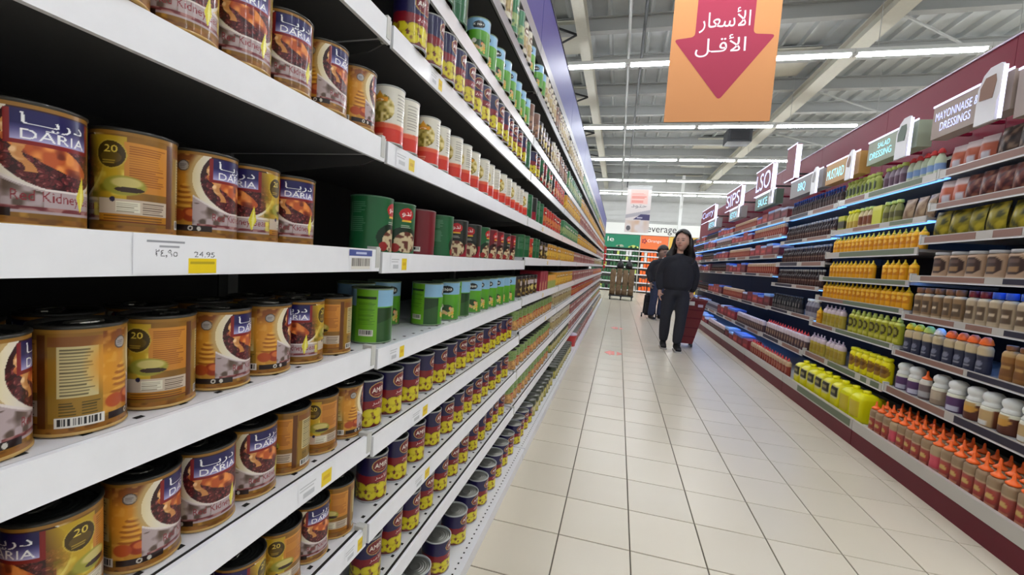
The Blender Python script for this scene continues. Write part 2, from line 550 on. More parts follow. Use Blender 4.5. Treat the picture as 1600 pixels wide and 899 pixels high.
def art_amir(Wd, Hd):
    c = Cv(Wd, Hd, 2.0, (30, 26, 74))
    wav = 0.60 + 0.02 * np.sin(c.x * 6)
    c.put((c.y < wav) * 1.0, (126, 16, 30))
    c.put((c.y < 0.40 + 0.03 * np.sin(c.x * 3 * PI)) * 1.0, (96, 24, 26))
    r = np.random.default_rng(4)
    for i in range(9):
        for j in range(2):
            x, y = 0.11 + i * 0.222 + r.uniform(-0.03, 0.03), 0.12 + 0.19 * j + r.uniform(-0.03, 0.03)
            a, b = r.uniform(0.10, 0.135), r.uniform(0.09, 0.115)
            g = r.uniform(-16, 10)
            c.ell(x, y, a, b, (206 + g, 190 + g, 24))
            c.ell(x, y, a * 0.6, b * 0.6, (226 + g, 212 + g, 40), 0.8, 0.4)
    for i in range(8):
        x, y = 0.2 + i * 0.24, 0.2
        c.ell(x, y, 0.03, 0.035, (104, 44, 20))
    c.put((c.y < 0.42) * np.clip((c.noise(16, 16, 2) - 0.66) * 4, 0, 0.8), (120, 70, 20))
    for x0 in (1.0,):
        c.ell(x0, 0.80, 0.215, 0.165, (196, 160, 96))
        c.ell(x0, 0.80, 0.20, 0.15, (110, 22, 34))
        c.text('AMIR', x0 - 0.155, 0.755, x0 + 0.155, 0.86, (246, 240, 232))
        c.lines(x0 - 0.1, x0 + 0.1, 0.7, 0.73, 1, (216, 180, 120), 2)
        c.text(AR_AMIR, x0 - 0.14, 0.47, x0 + 0.16, 0.585, (236, 214, 214))
        c.lines(x0 - 0.1, x0 + 0.12, 0.43, 0.46, 1, (190, 120, 120), 2)
    c.barcode(1.52, 1.72, 0.04, 0.22, 5)
    return c


def art_hummus(Wd, Hd):
    c = Cv(Wd, Hd, 1.75, (222, 218, 206))
    c.put((c.y < 0.34 + 0.02 * np.sin(c.x * 7)) * 1.0, (206, 52, 38))
    c.put(((c.y > 0.24) & (c.y < 0.34)) * 0.6, (232, 130, 90))
    for x0 in (0.4, 1.3):
        c.ell(x0, 0.60, 0.27, 0.26, (196, 176, 96))
        n = c.noise(22, 18, 3)
        c.put(((((c.x - x0) / 0.27) ** 2 + ((c.y - 0.6) / 0.26) ** 2) < 1) * np.clip((n - 0.5) * 4, 0, 1), (120, 104, 34))
        c.put(((((c.x - x0) / 0.27) ** 2 + ((c.y - 0.6) / 0.26) ** 2) < 1) * np.clip((0.36 - n) * 5, 0, 1), (232, 218, 160))
        c.poly([(x0 - 0.1, 0.76), (x0, 0.92), (x0 + 0.1, 0.76)], (226, 160, 40))
        c.rect(x0 - 0.14, x0 + 0.14, 0.72, 0.80, (222, 150, 40))
        c.text('\ufed1\ufeee\ufedf', x0 - 0.08, 0.73, x0 + 0.08, 0.79, (250, 240, 220))
    c.lines(0.72, 0.98, 0.42, 0.93, 9, (96, 92, 90), 3, 0.6, 0.3)
    c.lines(0.25, 0.55, 0.06, 0.16, 2, (250, 190, 160), 3)
    c.lines(1.15, 1.45, 0.06, 0.16, 2, (250, 190, 160), 3)
    return c


def art_fava(base, mid=None, red=(186, 24, 34)):
    def f(Wd, Hd):
        c = Cv(Wd, Hd, 2.3, base)
        if mid:
            c.put((c.y < 0.36) * 1.0, mid)
        for x0 in (1.15,):
            c.ell(x0, 0.27, 0.34, 0.27, tuple(np.array(base) * 0.45))
            c.ell(x0 + 0.03, 0.22, 0.25, 0.22, (206, 188, 150))
            n = c.noise(20, 18, 7)
            m = ((((c.x - x0 - 0.03) / 0.25) ** 2 + ((c.y - 0.22) / 0.22) ** 2) < 1)
            c.put(m * np.clip((n - 0.52) * 5, 0, 1), (96, 44, 30))
            c.ell(x0 - 0.2, 0.1, 0.09, 0.09, (150, 30, 28))
            c.ell(x0 + 0.02, 0.80, 0.16, 0.13, red)
            c.rect(x0 - 0.09, x0 + 0.13, 0.645, 0.675, (236, 190, 60))
            c.text(AR_NADO, x0 - 0.09, 0.74, x0 + 0.12, 0.87, (255, 250, 246))
            c.lines(x0 - 0.1, x0 + 0.12, 0.52, 0.6, 2, (226, 226, 214), 4, 0.8)
        c.rect(0.30, 0.34, 0.36, 0.9, (150, 176, 150), 0.5)
        c.lines(0.36, 0.62, 0.36, 0.92, 16, (206, 214, 200), 6, 0.4, 0.3)
        c.barcode(1.6, 1.82, 0.06, 0.16, 6)
        return c
    return f


def art_kenar(Wd, Hd):
    c = Cv(Wd, Hd, 2.3, (96, 168, 44))
    c.put((c.y > 0.68) * 1.0, (140, 186, 220))
    c.put((c.y <= 0.68) * np.clip(1 - (c.y - 0.3) * 2.4, 0, 1), (74, 146, 40))
    # dark hill side
    c.rect(0.62, 0.98, 0.0, 0.66, (24, 60, 28))
    c.put(((c.x > 0.62) & (c.x < 0.98) & (c.y < 0.36 + 0.3 * (c.x - 0.62))) * 1.0, (42, 84, 40))
    # plain green text side
    c.rect(0.22, 0.62, 0, 1, (112, 176, 38))
    c.rect(0.24, 0.60, 0.82, 0.87, (30, 56, 26))
    c.lines(0.27, 0.58, 0.34, 0.78, 16, (60, 110, 26), 4, 0.6)
    c.barcode(0.30, 0.56, 0.12, 0.24, 8)
    for x0 in (1.3, 2.05):
        c.ell(x0, 0.82, 0.17, 0.10, (18, 24, 30))
        c.ell(x0 - 0.1, 0.80, 0.1, 0.09, (18, 24, 30))
        c.text('KENAR', x0 - 0.17, 0.785, x0 + 0.14, 0.85, (246, 246, 240))
        c.ell(x0, 0.30, 0.2, 0.10, (26, 66, 26))
        r = np.random.default_rng(int(x0 * 10))
        for _ in range(26):
            c.ell(x0 + r.uniform(-0.2, 0.2), r.uniform(0.04, 0.3), r.uniform(0.03, 0.05), r.uniform(0.03, 0.05), (222 + r.uniform(-30, 14), 190 + r.uniform(-34, 14), 96 + r.uniform(-30, 40)))
        c.ell(x0 - 0.14, 0.36, 0.07, 0.07, (216, 214, 204))
    return c


def art_beans(Wd, Hd):
    c = Cv(Wd, Hd, 2.0, (132, 158, 96))
    c.put((c.y < 0.5 + 0.04 * np.sin(c.x * 9)) * 1.0, (196, 146, 90))
    n = c.noise(18, 18, 11)
    c.put((c.y < 0.48) * np.clip((n - 0.55) * 4, 0, 1), (226, 176, 104))
    c.put((c.y < 0.48) * np.clip((0.34 - n) * 4, 0, 1), (150, 96, 56))
    c.put((c.y > 0.6) * np.clip((n - 0.5) * 3, 0, 0.7), (90, 124, 64))
    for x0 in (0.3, 1.0, 1.7):
        c.ell(x0, 0.52, 0.2, 0.05, (170, 50, 40))
        c.ell(x0, 0.30, 0.13, 0.14, (196, 110, 70), 0.7)
    return c


def art_mix(Wd, Hd):
    c = Cv(Wd, Hd, 2.0, (112, 112, 60))
    n = c.noise(14, 8, 3)
    c.put((c.y < 0.7) * np.clip((n - 0.45) * 3, 0, 1), (206, 190, 90))
    c.put((c.y > 0.7) * 1.0, (54, 60, 48))
    c.rect(0.8, 1.3, 0.3, 0.6, (196, 186, 140))
    return c


def art_plain(base, band, dark):
    def f(Wd, Hd):
        c = Cv(Wd, Hd, 2.0, base)
        n = c.noise(12, 10, 5)
        c.put(((c.y > 0.15) & (c.y < 0.55)) * 1.0, band)
        c.put((c.y < 0.6) * np.clip((n - 0.55) * 4, 0, 0.8), dark)
        for x0 in (0.3, 1.0, 1.7):
            c.ell(x0, 0.72, 0.17, 0.12, dark)
            c.ell(x0, 0.72, 0.11, 0.05, (226, 220, 206))
        return c
    return f


def art_jar(Wd, Hd):
    c = Cv(Wd, Hd, 2.0, (62, 44, 26))
    n = c.noise(10, 8, 5)
    c.put(np.clip((n - 0.5) * 4, 0, 1), (150, 124, 60))
    c.put(np.clip((0.3 - n) * 4, 0, 1), (30, 20, 16))
    c.rect(0.8, 1.25, 0.55, 0.78, (190, 176, 180))
    c.ell(1.0, 0.36, 0.16, 0.15, (210, 190, 110))
    c.put((c.y > 0.86) * 1.0, (40, 34, 40))
    return c


def can_data(art, d, h, nu, nv, rim=(170, 150, 110), top=None):
    cv = art(nu, nv)
    r = d / 2
    prof = [(r - 0.003, 0.0), (r + 0.001, 0.001), (r + 0.001, 0.003), (r, 0.004)]
    cols = [np.ones((nu, 3)) * np.array(rim)] * 4
    for j in range(nv):
        prof.append((r, 0.0042 + (h - 0.0084) * j / (nv - 1)))
        cols.append(cv.c[j])
    prof += [(r, h - 0.004), (r + 0.001, h - 0.003), (r + 0.001, h - 0.001), (r - 0.001, h), (r - 0.003, h), (r - 0.0045, h - 0.005)]
    cols += [np.ones((nu, 3)) * np.array(top or rim)] * 6
    P = np.array(prof)
    t = 2 * PI * (np.arange(nu) / nu - 0.5)
    V = np.stack([P[:, :1] * np.cos(t)[None], P[:, :1] * np.sin(t)[None], P[:, 1:] * np.ones((1, nu))], -1).reshape(-1, 3)
    n = len(prof)
    i = np.arange(nu)
    k = (i + 1) % nu
    Fs = np.concatenate([np.stack([j * nu + i, j * nu + k, (j + 1) * nu + k, (j + 1) * nu + i], -1) for j in range(n - 1)])
    return V, Fs, np.concatenate(cols), (n, nu)


def lid_mesh(name, d, h, m, rings=(0.86, 0.7, 0.52, 0.36)):
    r = d / 2 - 0.004
    z = h - 0.005
    prof = [(r, z - 0.001), (r, z)]
    for q in rings:
        prof += [(r * (q + 0.05), z), (r * (q + 0.02), z + 0.0014), (r * (q - 0.03), z + 0.0002)]
    prof += [(r * 0.1, z)]
    return MB().lathe(prof, m, 28).mesh(name, smooth=True)


def ring_mesh(d, h):
    mb = MB()
    r = d * 0.16
    pts = [(r * 1.3 * math.cos(t), r * 0.8 * math.sin(t) - d * 0.12, h - 0.0005) for t in np.linspace(0, 2 * PI, 13)]
    mb.path(pts, 0.0013, M['ring'], 5)
    mb.box(-r * 0.5, r * 0.5, -d * 0.08, d * 0.05, h - 0.0035, h - 0.001, M['ring'])
    return mb.mesh('pull_ring')


CAN = {}


def can_kind(key, art, d, h, nu, nv, rim, lid, ring, name, desc, cat='can'):
    top = (44, 42, 38) if rim == GOLD else None
    v, f, c, _ = can_data(art, d, h, nu, nv, rim, top)
    me = cmesh(name, v, f.tolist(), c, M['print'])
    lo = can_data(art, d, h, 20, 12, rim)
    CAN[key] = dict(me=me, lid=lid_mesh('lid', d, h, M[lid]), ring=ring_mesh(d, h) if ring else None, d=d, h=h, name=name, desc=desc, lo=lo, cat=cat, lidcol=(52, 54, 52) if lid == 'lid_dark' else (140, 140, 134))


SIL, GOLD = (168, 170, 168), (188, 150, 84)
can_kind('kidney', art_kidney, 0.080, 0.120, 340, 170, GOLD, 'lid_dark', True, 'kidney_bean_can', 'red kidney bean can')
can_kind('amir', art_amir, 0.078, 0.122, 200, 100, SIL, 'lid_dark', False, 'mushroom_can', 'navy and maroon mushroom can')
can_kind('amirL', art_amir, 0.098, 0.118, 160, 80, SIL, 'lid_silver', False, 'mushroom_tin', 'wide silver-topped mushroom can')
can_kind('amirT', art_amir, 0.084, 0.130, 120, 64, SIL, 'lid_dark', False, 'corn_can', 'tall navy and yellow can')
can_kind('hummus', art_hummus, 0.072, 0.128, 120, 64, SIL, 'lid_silver', False, 'chickpea_can', 'white and red chickpea can')
can_kind('favaG', art_fava((24, 92, 52)), 0.100, 0.134, 150, 84, (70, 110, 86), 'lid_dark', False, 'fava_can', 'green fava bean can')
can_kind('favaR', art_fava((112, 20, 34)), 0.100, 0.134, 150, 84, (120, 90, 90), 'lid_dark', False, 'fava_can', 'dark red fava bean can')
can_kind('favaB', art_fava((34, 40, 36), (150, 22, 44)), 0.100, 0.134, 150, 84, (90, 90, 90), 'lid_dark', False, 'fava_can', 'black and red fava bean can')
can_kind('kenar', art_kenar, 0.100, 0.136, 180, 100, (120, 140, 110), 'lid_dark', False, 'sweetcorn_can', 'sky-blue and green vegetable can')
can_kind('kenarS', art_kenar, 0.086, 0.126, 120, 70, (120, 140, 110), 'lid_dark', False, 'sweetcorn_can', 'sky-blue and green vegetable can')
can_kind('beans', art_beans, 0.090, 0.118, 80, 48, (110, 116, 96), 'lid_dark', False, 'mixed_bean_can', 'green and orange bean can')
can_kind('mix', art_mix, 0.098, 0.116, 64, 32, (110, 112, 100), 'lid_silver', False, 'vegetable_can', 'olive vegetable can')
can_kind('cream', art_plain((206, 200, 180), (180, 160, 110), (110, 80, 60)), 0.076, 0.148, 64, 36, SIL, 'lid_silver', False, 'soup_can', 'cream soup can')
can_kind('redorange', art_plain((190, 50, 40), (206, 120, 60), (110, 30, 24)), 0.090, 0.128, 64, 36, SIL, 'lid_silver', False, 'tomato_can', 'red tomato can')
can_kind('yellowc', art_plain((206, 150, 50), (226, 180, 70), (150, 96, 30)), 0.095, 0.130, 64, 36, SIL, 'lid_silver', False, 'fruit_can', 'golden fruit can')
can_kind('greenT', art_plain((60, 124, 84), (150, 170, 110), (40, 84, 60)), 0.078, 0.148, 64, 36, SIL, 'lid_silver', False, 'pea_can', 'green pea can')
can_kind('brown', art_plain((110, 70, 50), (150, 110, 80), (60, 40, 34)), 0.080, 0.140, 64, 36, SIL, 'lid_dark', False, 'coffee_can', 'brown coffee-coloured can')
can_kind('pinkc', art_plain((176, 110, 104), (150, 84, 80), (200, 180, 170)), 0.095, 0.130, 64, 36, SIL, 'lid_silver', False, 'tuna_can', 'pink can')
can_kind('jar', art_jar, 0.086, 0.125, 64, 36, (44, 40, 40), 'lid_dark', False, 'olive_jar', 'brown olive jar', 'jar')

ORD = ['', 'first', 'second', 'third', 'fourth', 'fifth', 'sixth', 'seventh', 'eighth', 'ninth', 'tenth', 'eleventh', 'twelfth', 'thirteenth', 'fourteenth', 'fifteenth', 'sixteenth',
       'seventeenth', 'eighteenth', 'nineteenth', 'twentieth', 'twenty-first', 'twenty-second', 'twenty-third', 'twenty-fourth', 'twenty-fifth', 'twenty-sixth', 'twenty-seventh', 'twenty-eighth']

FAR = {'v': [], 'f': [], 'c': [], 'n': 0}


def far_can(key, x, y, z, rz):
    v, f, c, (n, nu) = CAN[key]['lo']
    cs, sn = math.cos(rz), math.sin(rz)
    w = np.stack([v[:, 0] * cs - v[:, 1] * sn + x, v[:, 0] * sn + v[:, 1] * cs + y, v[:, 2] + z], -1)
    b = FAR['n']
    FAR['v'].append(w)
    FAR['f'] += (f + b).tolist()
    FAR['f'].append([b + (n - 1) * nu + i for i in range(nu)])
    cc = c.copy()
    cc[(n - 1) * nu:] = CAN[key]['lidcol']
    FAR['c'].append(cc)
    FAR['n'] += len(w)


NCAN = [0]


def place_can(key, x, y, z, rz, label, group):
    K = CAN[key]
    o = obj(K['name'], K['me'], None, (x, y, z), rz)
    tag(o, label, K['cat'], group)
    l = obj('lid', K['lid'], o)
    if K['ring']:
        obj('pull_ring', K['ring'], l, rz=random.uniform(-0.6, 0.6))
    NCAN[0] += 1
    return o


# ------------------------------------------------------------------ floor, ceiling, walls
X0, X1, Y0, Y1, ZC = -7.2, 10.2, -4.5, 22.6, 5.75
TP, TX, TY = 0.2985, -0.153, 1.733


def tile_mat():
    m = bpy.data.materials.new('glazed_beige_tile')
    m.use_nodes = True
    nt = m.node_tree
    b = nt.nodes['Principled BSDF']
    tc = nt.nodes.new('ShaderNodeTexCoord')
    oi = nt.nodes.new('ShaderNodeObjectInfo')
    n = nt.nodes.new('ShaderNodeTexNoise')
    n.inputs['Scale'].default_value = 2.5
    n.inputs['Detail'].default_value = 5
    ad = nt.nodes.new('ShaderNodeVectorMath')
    nt.links.new(tc.outputs['Object'], ad.inputs[0])
    nt.links.new(oi.outputs['Location'], ad.inputs[1])
    nt.links.new(ad.outputs[0], n.inputs['Vector'])
    mx = nt.nodes.new('ShaderNodeMix')
    mx.data_type = 'RGBA'
    mx.inputs[6].default_value = tuple(lin((209, 198, 177))) + (1,)
    mx.inputs[7].default_value = tuple(lin((213, 204, 185))) + (1,)
    nt.links.new(n.outputs['Fac'], mx.inputs[0])
    hs = nt.nodes.new('ShaderNodeHueSaturation')
    mr = nt.nodes.new('ShaderNodeMapRange')
    mr.inputs[3].default_value = 0.96
    mr.inputs[4].default_value = 1.03
    nt.links.new(oi.outputs['Random'], mr.inputs[0])
    nt.links.new(mr.outputs[0], hs.inputs['Value'])
    nt.links.new(mx.outputs[2], hs.inputs['Color'])
    nt.links.new(hs.outputs[0], b.inputs['Base Color'])
    b.inputs['Roughness'].default_value = 0.26
    r2 = nt.nodes.new('ShaderNodeMapRange')
    r2.inputs[3].default_value = 0.25
    r2.inputs[4].default_value = 0.29
    nt.links.new(n.outputs['Fac'], r2.inputs[0])
    b.inputs['Roughness'].default_value = 0.27
    return m


M['tile'] = tile_mat()
floor = MB().box(X0, X1, Y0, Y1, -0.08, -0.004, M['grout']).build('floor')
tag(floor, kind='structure')


def tile_geo(mb, x, y, g=0.0024, w=TP, l=TP):
    a, e = g, 0.0016
    vs = [(x + a, y + a, -0.005), (x + w - a, y + a, -0.005), (x + w - a, y + l - a, -0.005), (x + a, y + l - a, -0.005),
          (x + a, y + a, -0.0014), (x + w - a, y + a, -0.0014), (x + w - a, y + l - a, -0.0014), (x + a, y + l - a, -0.0014),
          (x + a + e, y + a + e, 0), (x + w - a - e, y + a + e, 0), (x + w - a - e, y + l - a - e, 0), (x + a + e, y + l - a - e, 0)]
    fs = [(8, 9, 10, 11)]
    for q in (0, 4):
        for i in range(4):
            j = (i + 1) % 4
            fs.append((q + i, q + j, q + 4 + j, q + 4 + i))
    mb.add(vs, fs, M['tile'])


tmb = MB()
tile_geo(tmb, -TP / 2, -TP / 2)
tile_me = tmb.mesh('tile')
rest = MB()
nx0 = math.floor((X0 - TX) / TP)
for i in range(nx0, int((X1 - TX) / TP)):
    for j in range(-21, 70):
        x, y = TX + i * TP, TY + j * TP
        if y + TP > Y1 or x < X0:
            continue
        near = -1 <= i <= 6 and -3 <= j <= 16
        if near:
            o = obj('tile', tile_me, floor, (x + TP / 2, y + TP / 2, 0))
        elif -2 <= i <= 7 or j > 44:
            tile_geo(rest, x, y)
        elif (i - nx0) % 4 == 0 and (j + 21) % 4 == 0:      # out of sight behind the shelving: large slabs
            tile_geo(rest, x, y, w=min(TP * 4, X1 - x, (TX - 2 * TP - x) if i < -2 else 99), l=min(TP * 4, Y1 - y, TY + 45 * TP - y))
rest.build('tile_field', floor, kind='stuff')

ceil = MB()
px = 0.36
x = X0
while x < X1:
    pr = [(x, ZC), (x + 0.13, ZC), (x + 0.16, ZC - 0.07), (x + 0.20, ZC - 0.07), (x + 0.23, ZC), (x + px, ZC)]
    for (a, za), (b, zb) in zip(pr[:-1], pr[1:]):
        ceil.add([(a, Y0, za), (a, Y1, za), (b, Y1, zb), (b, Y0, zb)], [(0, 1, 2, 3)], M['deck'])
    x += px
ceiling = ceil.build('ceiling')
tag(ceiling, kind='structure')
for i, y in enumerate(np.arange(-3.6, Y1 - 0.2, 1.45)):
    p = MB()
    p.box(X0, X1, y - 0.07, y + 0.07, 5.42, 5.435, M['purlin'])
    p.box(X0, X1, y - 0.012, y + 0.012, 5.435, 5.66, M['purlin'])
    p.box(X0, X1, y - 0.07, y + 0.07, 5.66, 5.68, M['purlin'])
    p.build('purlin', ceiling)
for bx, bw in ((-5.4, 0.26), (-1.06, 0.19), (3.53, 0.28), (7.9, 0.28)):
    b = MB()
    b.box(bx, bx + bw, Y0, Y1, 5.2, 5.22, M['beam'])
    b.box(bx + bw * 0.3, bx + bw * 0.7, Y0, Y1, 5.22, 5.4, M['beam'])
    b.box(bx, bx + bw, Y0, Y1, 5.4, 5.42, M['beam'])
    o = b.build('ceiling_beam')
    tag(o, kind='structure')
# diagonal bracing between the beam and the wall side
for y in np.arange(5.0, 19, 2.9):
    b = MB()
    b.tube((-1.1, y, 5.36), (-2.9, y + 1.45, 5.36), 0.022, M['dark_metal'], 6)
    b.tube((-2.9, y + 1.45, 5.36), (-1.1, y + 2.9, 5.36), 0.022, M['dark_metal'], 6)
    b.tube((3.9, y, 5.36), (5.9, y + 1.45, 5.36), 0.022, M['wire'], 6)
    b.build('brace', ceiling)
# roof insulation panels seen left of the beam
for y in np.arange(4.9, 20, 2.9):
    MB().box(-2.6, -1.1, y + 0.1, y + 1.3, 5.6, 5.63, M['beam']).build('roof_panel', ceiling)
    MB().box(2.2, 3.4, y + 1.55, y + 2.75, 5.6, 5.63, M['beam']).build('roof_panel', ceiling)

for nm, a in (('wall_left', (X0 - 0.15, X0, Y0, Y1)), ('wall_right', (X1, X1 + 0.15, Y0, Y1)), ('wall_back', (X0, X1, Y1, Y1 + 0.15)), ('wall_front', (X0, X1, Y0 - 0.15, Y0))):
    o = MB().box(*a, -0.08, 5.8, M['wall']).build(nm)
    tag(o, kind='structure')
# shallow ribs of the back wall sheeting
wb = bpy.data.objects['wall_back']
rb = MB()
for z in np.arange(3.35, 5.6, 0.25):
    rb.box(X0, X1, Y1 - 0.02, Y1 + 0.01, z, z + 0.03, M['wall'])
rb.build('sheeting_rib', wb)

# ------------------------------------------------------------------ lamps
LZ = 4.6
TUBE_L = 1.64
TXS = [-0.14 + TUBE_L * k for k in range(-3, 6)]
tube_me = MB().box(0.05, TUBE_L - 0.05, -0.035, 0.035, LZ - 0.035, LZ, M['tube']).mesh('tube')
hm = MB().box(0.002, TUBE_L - 0.002, -0.05, 0.05, LZ, LZ + 0.06, M['housing'])
hm.box(0.003, 0.045, -0.04, 0.04, LZ - 0.03, LZ, M['housing']).box(TUBE_L - 0.045, TUBE_L - 0.003, -0.04, 0.04, LZ - 0.03, LZ, M['housing'])
house_me = hm.mesh('housing')
wire_me = MB().tube((0.3, 0, LZ + 0.06), (0.3, 0, 5.76), 0.005, M['wire'], 4).mesh('hanging_wire')
ROWS = [-2.25, 0.99, 4.23, 7.47, 10.75, 13.9, 17.15, 20.3]
for r, y in enumerate(ROWS):
    for k, x in enumerate(TXS):
        t = empty('batten_light', (x, y, 0))
        row = ('overhead row behind the camera', 'overhead row above the camera', 'row before the orange banner', 'nearest visible row', 'second visible row', 'third visible row', 'fourth visible row', 'farthest row')[r]
        tag(t, 'white fluorescent batten light, %s from the left in the %s' % (ORD[k + 1], row), 'light', 'fluorescent battens across the ceiling')
        obj('tube', tube_me, t)
        obj('housing', house_me, t)
        obj('hanging_wire', wire_me, t)

for nm, x, z, r, m, lb in (('cable_conduit', -0.15, 5.0, 0.022, 'wire', 'pale conduit running along the ceiling over the aisle'), ('cable_conduit', 0.08, 5.12, 0.026, 'dark_metal', 'dark pipe running along the ceiling beside the pale conduit')):
    t = MB().tube((x, 2.0, z), (x, 21.5, z), r, M[m], 8)
    for y in np.arange(2.6, 21, 2.9):
        t.tube((x, y, z), (x, y, 5.43), 0.006, M['wire'], 4)
    tag(t.build(nm), lb, 'pipe')
t = MB().tube((-4, 18.3, 4.35), (7, 18.3, 4.35), 0.03, M['white'], 8)
for x in (-3, 0, 3, 6):
    t.tube((x, 18.3, 4.35), (x, 18.3, 5.45), 0.008, M['wire'], 4)
tag(t.build('sprinkler_pipe'), 'thin white pipe crossing the ceiling near the back wall', 'pipe')
t = MB().box(2.55, 3.15, 12.5, 13.0, 4.75, 5.1, M['dark_metal']).box(2.62, 3.08, 12.47, 12.5, 4.8, 5.05, M['black']).tube((2.85, 12.75, 5.1), (2.85, 12.75, 5.45), 0.02, M['dark_metal'])
tag(t.build('ceiling_speaker'), 'dark box-shaped speaker unit hung under the ceiling', 'speaker')
po = MB().box(2.42, 2.54, 20.0, 20.12, 0, 5.42, M['white'])
o = po.build('column')
tag(o, kind='structure')

# ------------------------------------------------------------------ price tags
def flat_print(cv, y0, y1, z0, z1, x, material=None):
    """a canvas laid in the plane x, facing the aisle (+x)"""
    nu, nv = cv.W, cv.H
    yy = y0 + (y1 - y0) * np.arange(nu) / (nu - 1)
    zz = z0 + (z1 - z0) * np.arange(nv) / (nv - 1)
    Yg, Zg = np.meshgrid(yy, zz)
    V = np.stack([np.full(Yg.shape, x), Yg, Zg], -1).reshape(-1, 3)
    F = []
    for j in range(nv - 1):
        for i in range(nu - 1):
            F.append((j * nu + i, j * nu + i + 1, (j + 1) * nu + i + 1, (j + 1) * nu + i))
    return cmesh('price_tag', V, F, cv.c.reshape(-1, 3), material or M['plastic_print'], False)


def tag_small(yfrac=0.68, seed=1, star=True):
    c = Cv(60, 24, 2.0, (238, 239, 244))
    c.lines(0.1, 0.9, 0.55, 0.9, 3, (170, 172, 178), seed, 0.8, 0.3)
    c.rect(0.25, 0.8, 0.2, 0.42, (196, 198, 204))
    c.rect(1.2, 1.75, 0.12, 0.75, (232, 202, 40))
    c.rect(1.3, 1.65, 0.35, 0.55, (206, 160, 30), 0.7)
    return c


def tag_price():
    c = Cv(150, 56, 2.6, (240, 241, 247))
    c.lines(0.3, 1.5, 0.83, 0.93, 1, (140, 142, 150), 2, 0.9, 0.6)
    c.lines(0.6, 1.25, 0.70, 0.78, 1, (140, 142, 150), 2, 0.8, 0.6)
    c.text('\u0662\u0664\u066b\u0669\u0665', 0.5, 0.42, 1.05, 0.64, (70, 72, 80))
    c.text('24.95', 1.5, 0.46, 2.1, 0.62, (80, 82, 88))
    c.rect(1.35, 2.15, 0.0, 0.42, (236, 206, 30))
    c.rect(1.4, 2.1, 0.27, 0.34, (150, 130, 40), 0.6)
    return c


def tag_barcode():
    c = Cv(110, 60, 1.6, (232, 233, 238))
    c.rect(0, 1.6, 0.68, 0.97, (76, 88, 152))
    c.lines(0.45, 1.2, 0.77, 0.89, 1, (206, 212, 240), 4, 0.9, 0.8)
    c.barcode(0.15, 1.45, 0.08, 0.6, 9)
    return c


# ------------------------------------------------------------------ left gondola
LX = -0.516
ZL = dict(base=0.075, s0=0.312, s1=0.523, s2=0.735, s3=0.943, eye=1.165, T1=1.410, T2=1.658, T3=1.856, T4=2.134)
ZL3 = dict(base=0.075, s0=0.316, s1=0.522, s2=0.756, s3=0.952, eye=1.187, T1=1.412, T2=1.66, T3=1.858, T4=2.134)
SHN = dict(base='bottom deck', s0='second shelf', s1='third shelf', s2='fourth shelf', s3='fifth shelf', eye='eye-level shelf', T1='seventh shelf', T2='eighth shelf', T3='ninth shelf', T4='top shelf')
BAYS = [-0.65, 0.83, 2.31, 3.79, 5.27, 6.75, 8.23, 9.71, 11.19, 12.67, 14.15]
BAYN = ['nearest', 'second', 'third', 'fourth', 'fifth', 'sixth', 'seventh', 'eighth', 'ninth', 'farthest']
TAGS = {(0, 'eye'): [('price', 0.338, 0.455), ('code', 0.715, 0.793)], (1, 'eye'): [('small', 0.87, 0.955)], (1, 'T1'): [('small', 0.87, 0.97)], (1, 's3'): [('small', 0.885, 0.965)],
        (1, 's2'): [('small', 1.02, 1.13)], (1, 's1'): [('small', 1.06, 1.17)], (0, 's2'): [('small', 0.60, 0.70)], (0, 's1'): [('small', 0.745, 0.82)], (0, 's0'): [], (1, 'T2'): [('small', 1.02, 1.10)],
        (2, 'eye'): [('small', 3.0, 3.1)], (2, 's3'): [('small', 2.9, 3.0)], (2, 'T1'): [('small', 2.7, 2.8)], (2, 's2'): [('small', 3.1, 3.2)]}


ZL0 = dict(ZL, eye=1.170, s3=0.950, s2=0.748, s1=0.526)


def left_z(b):
    return (ZL0, ZL)[b] if b < 2 else ZL3


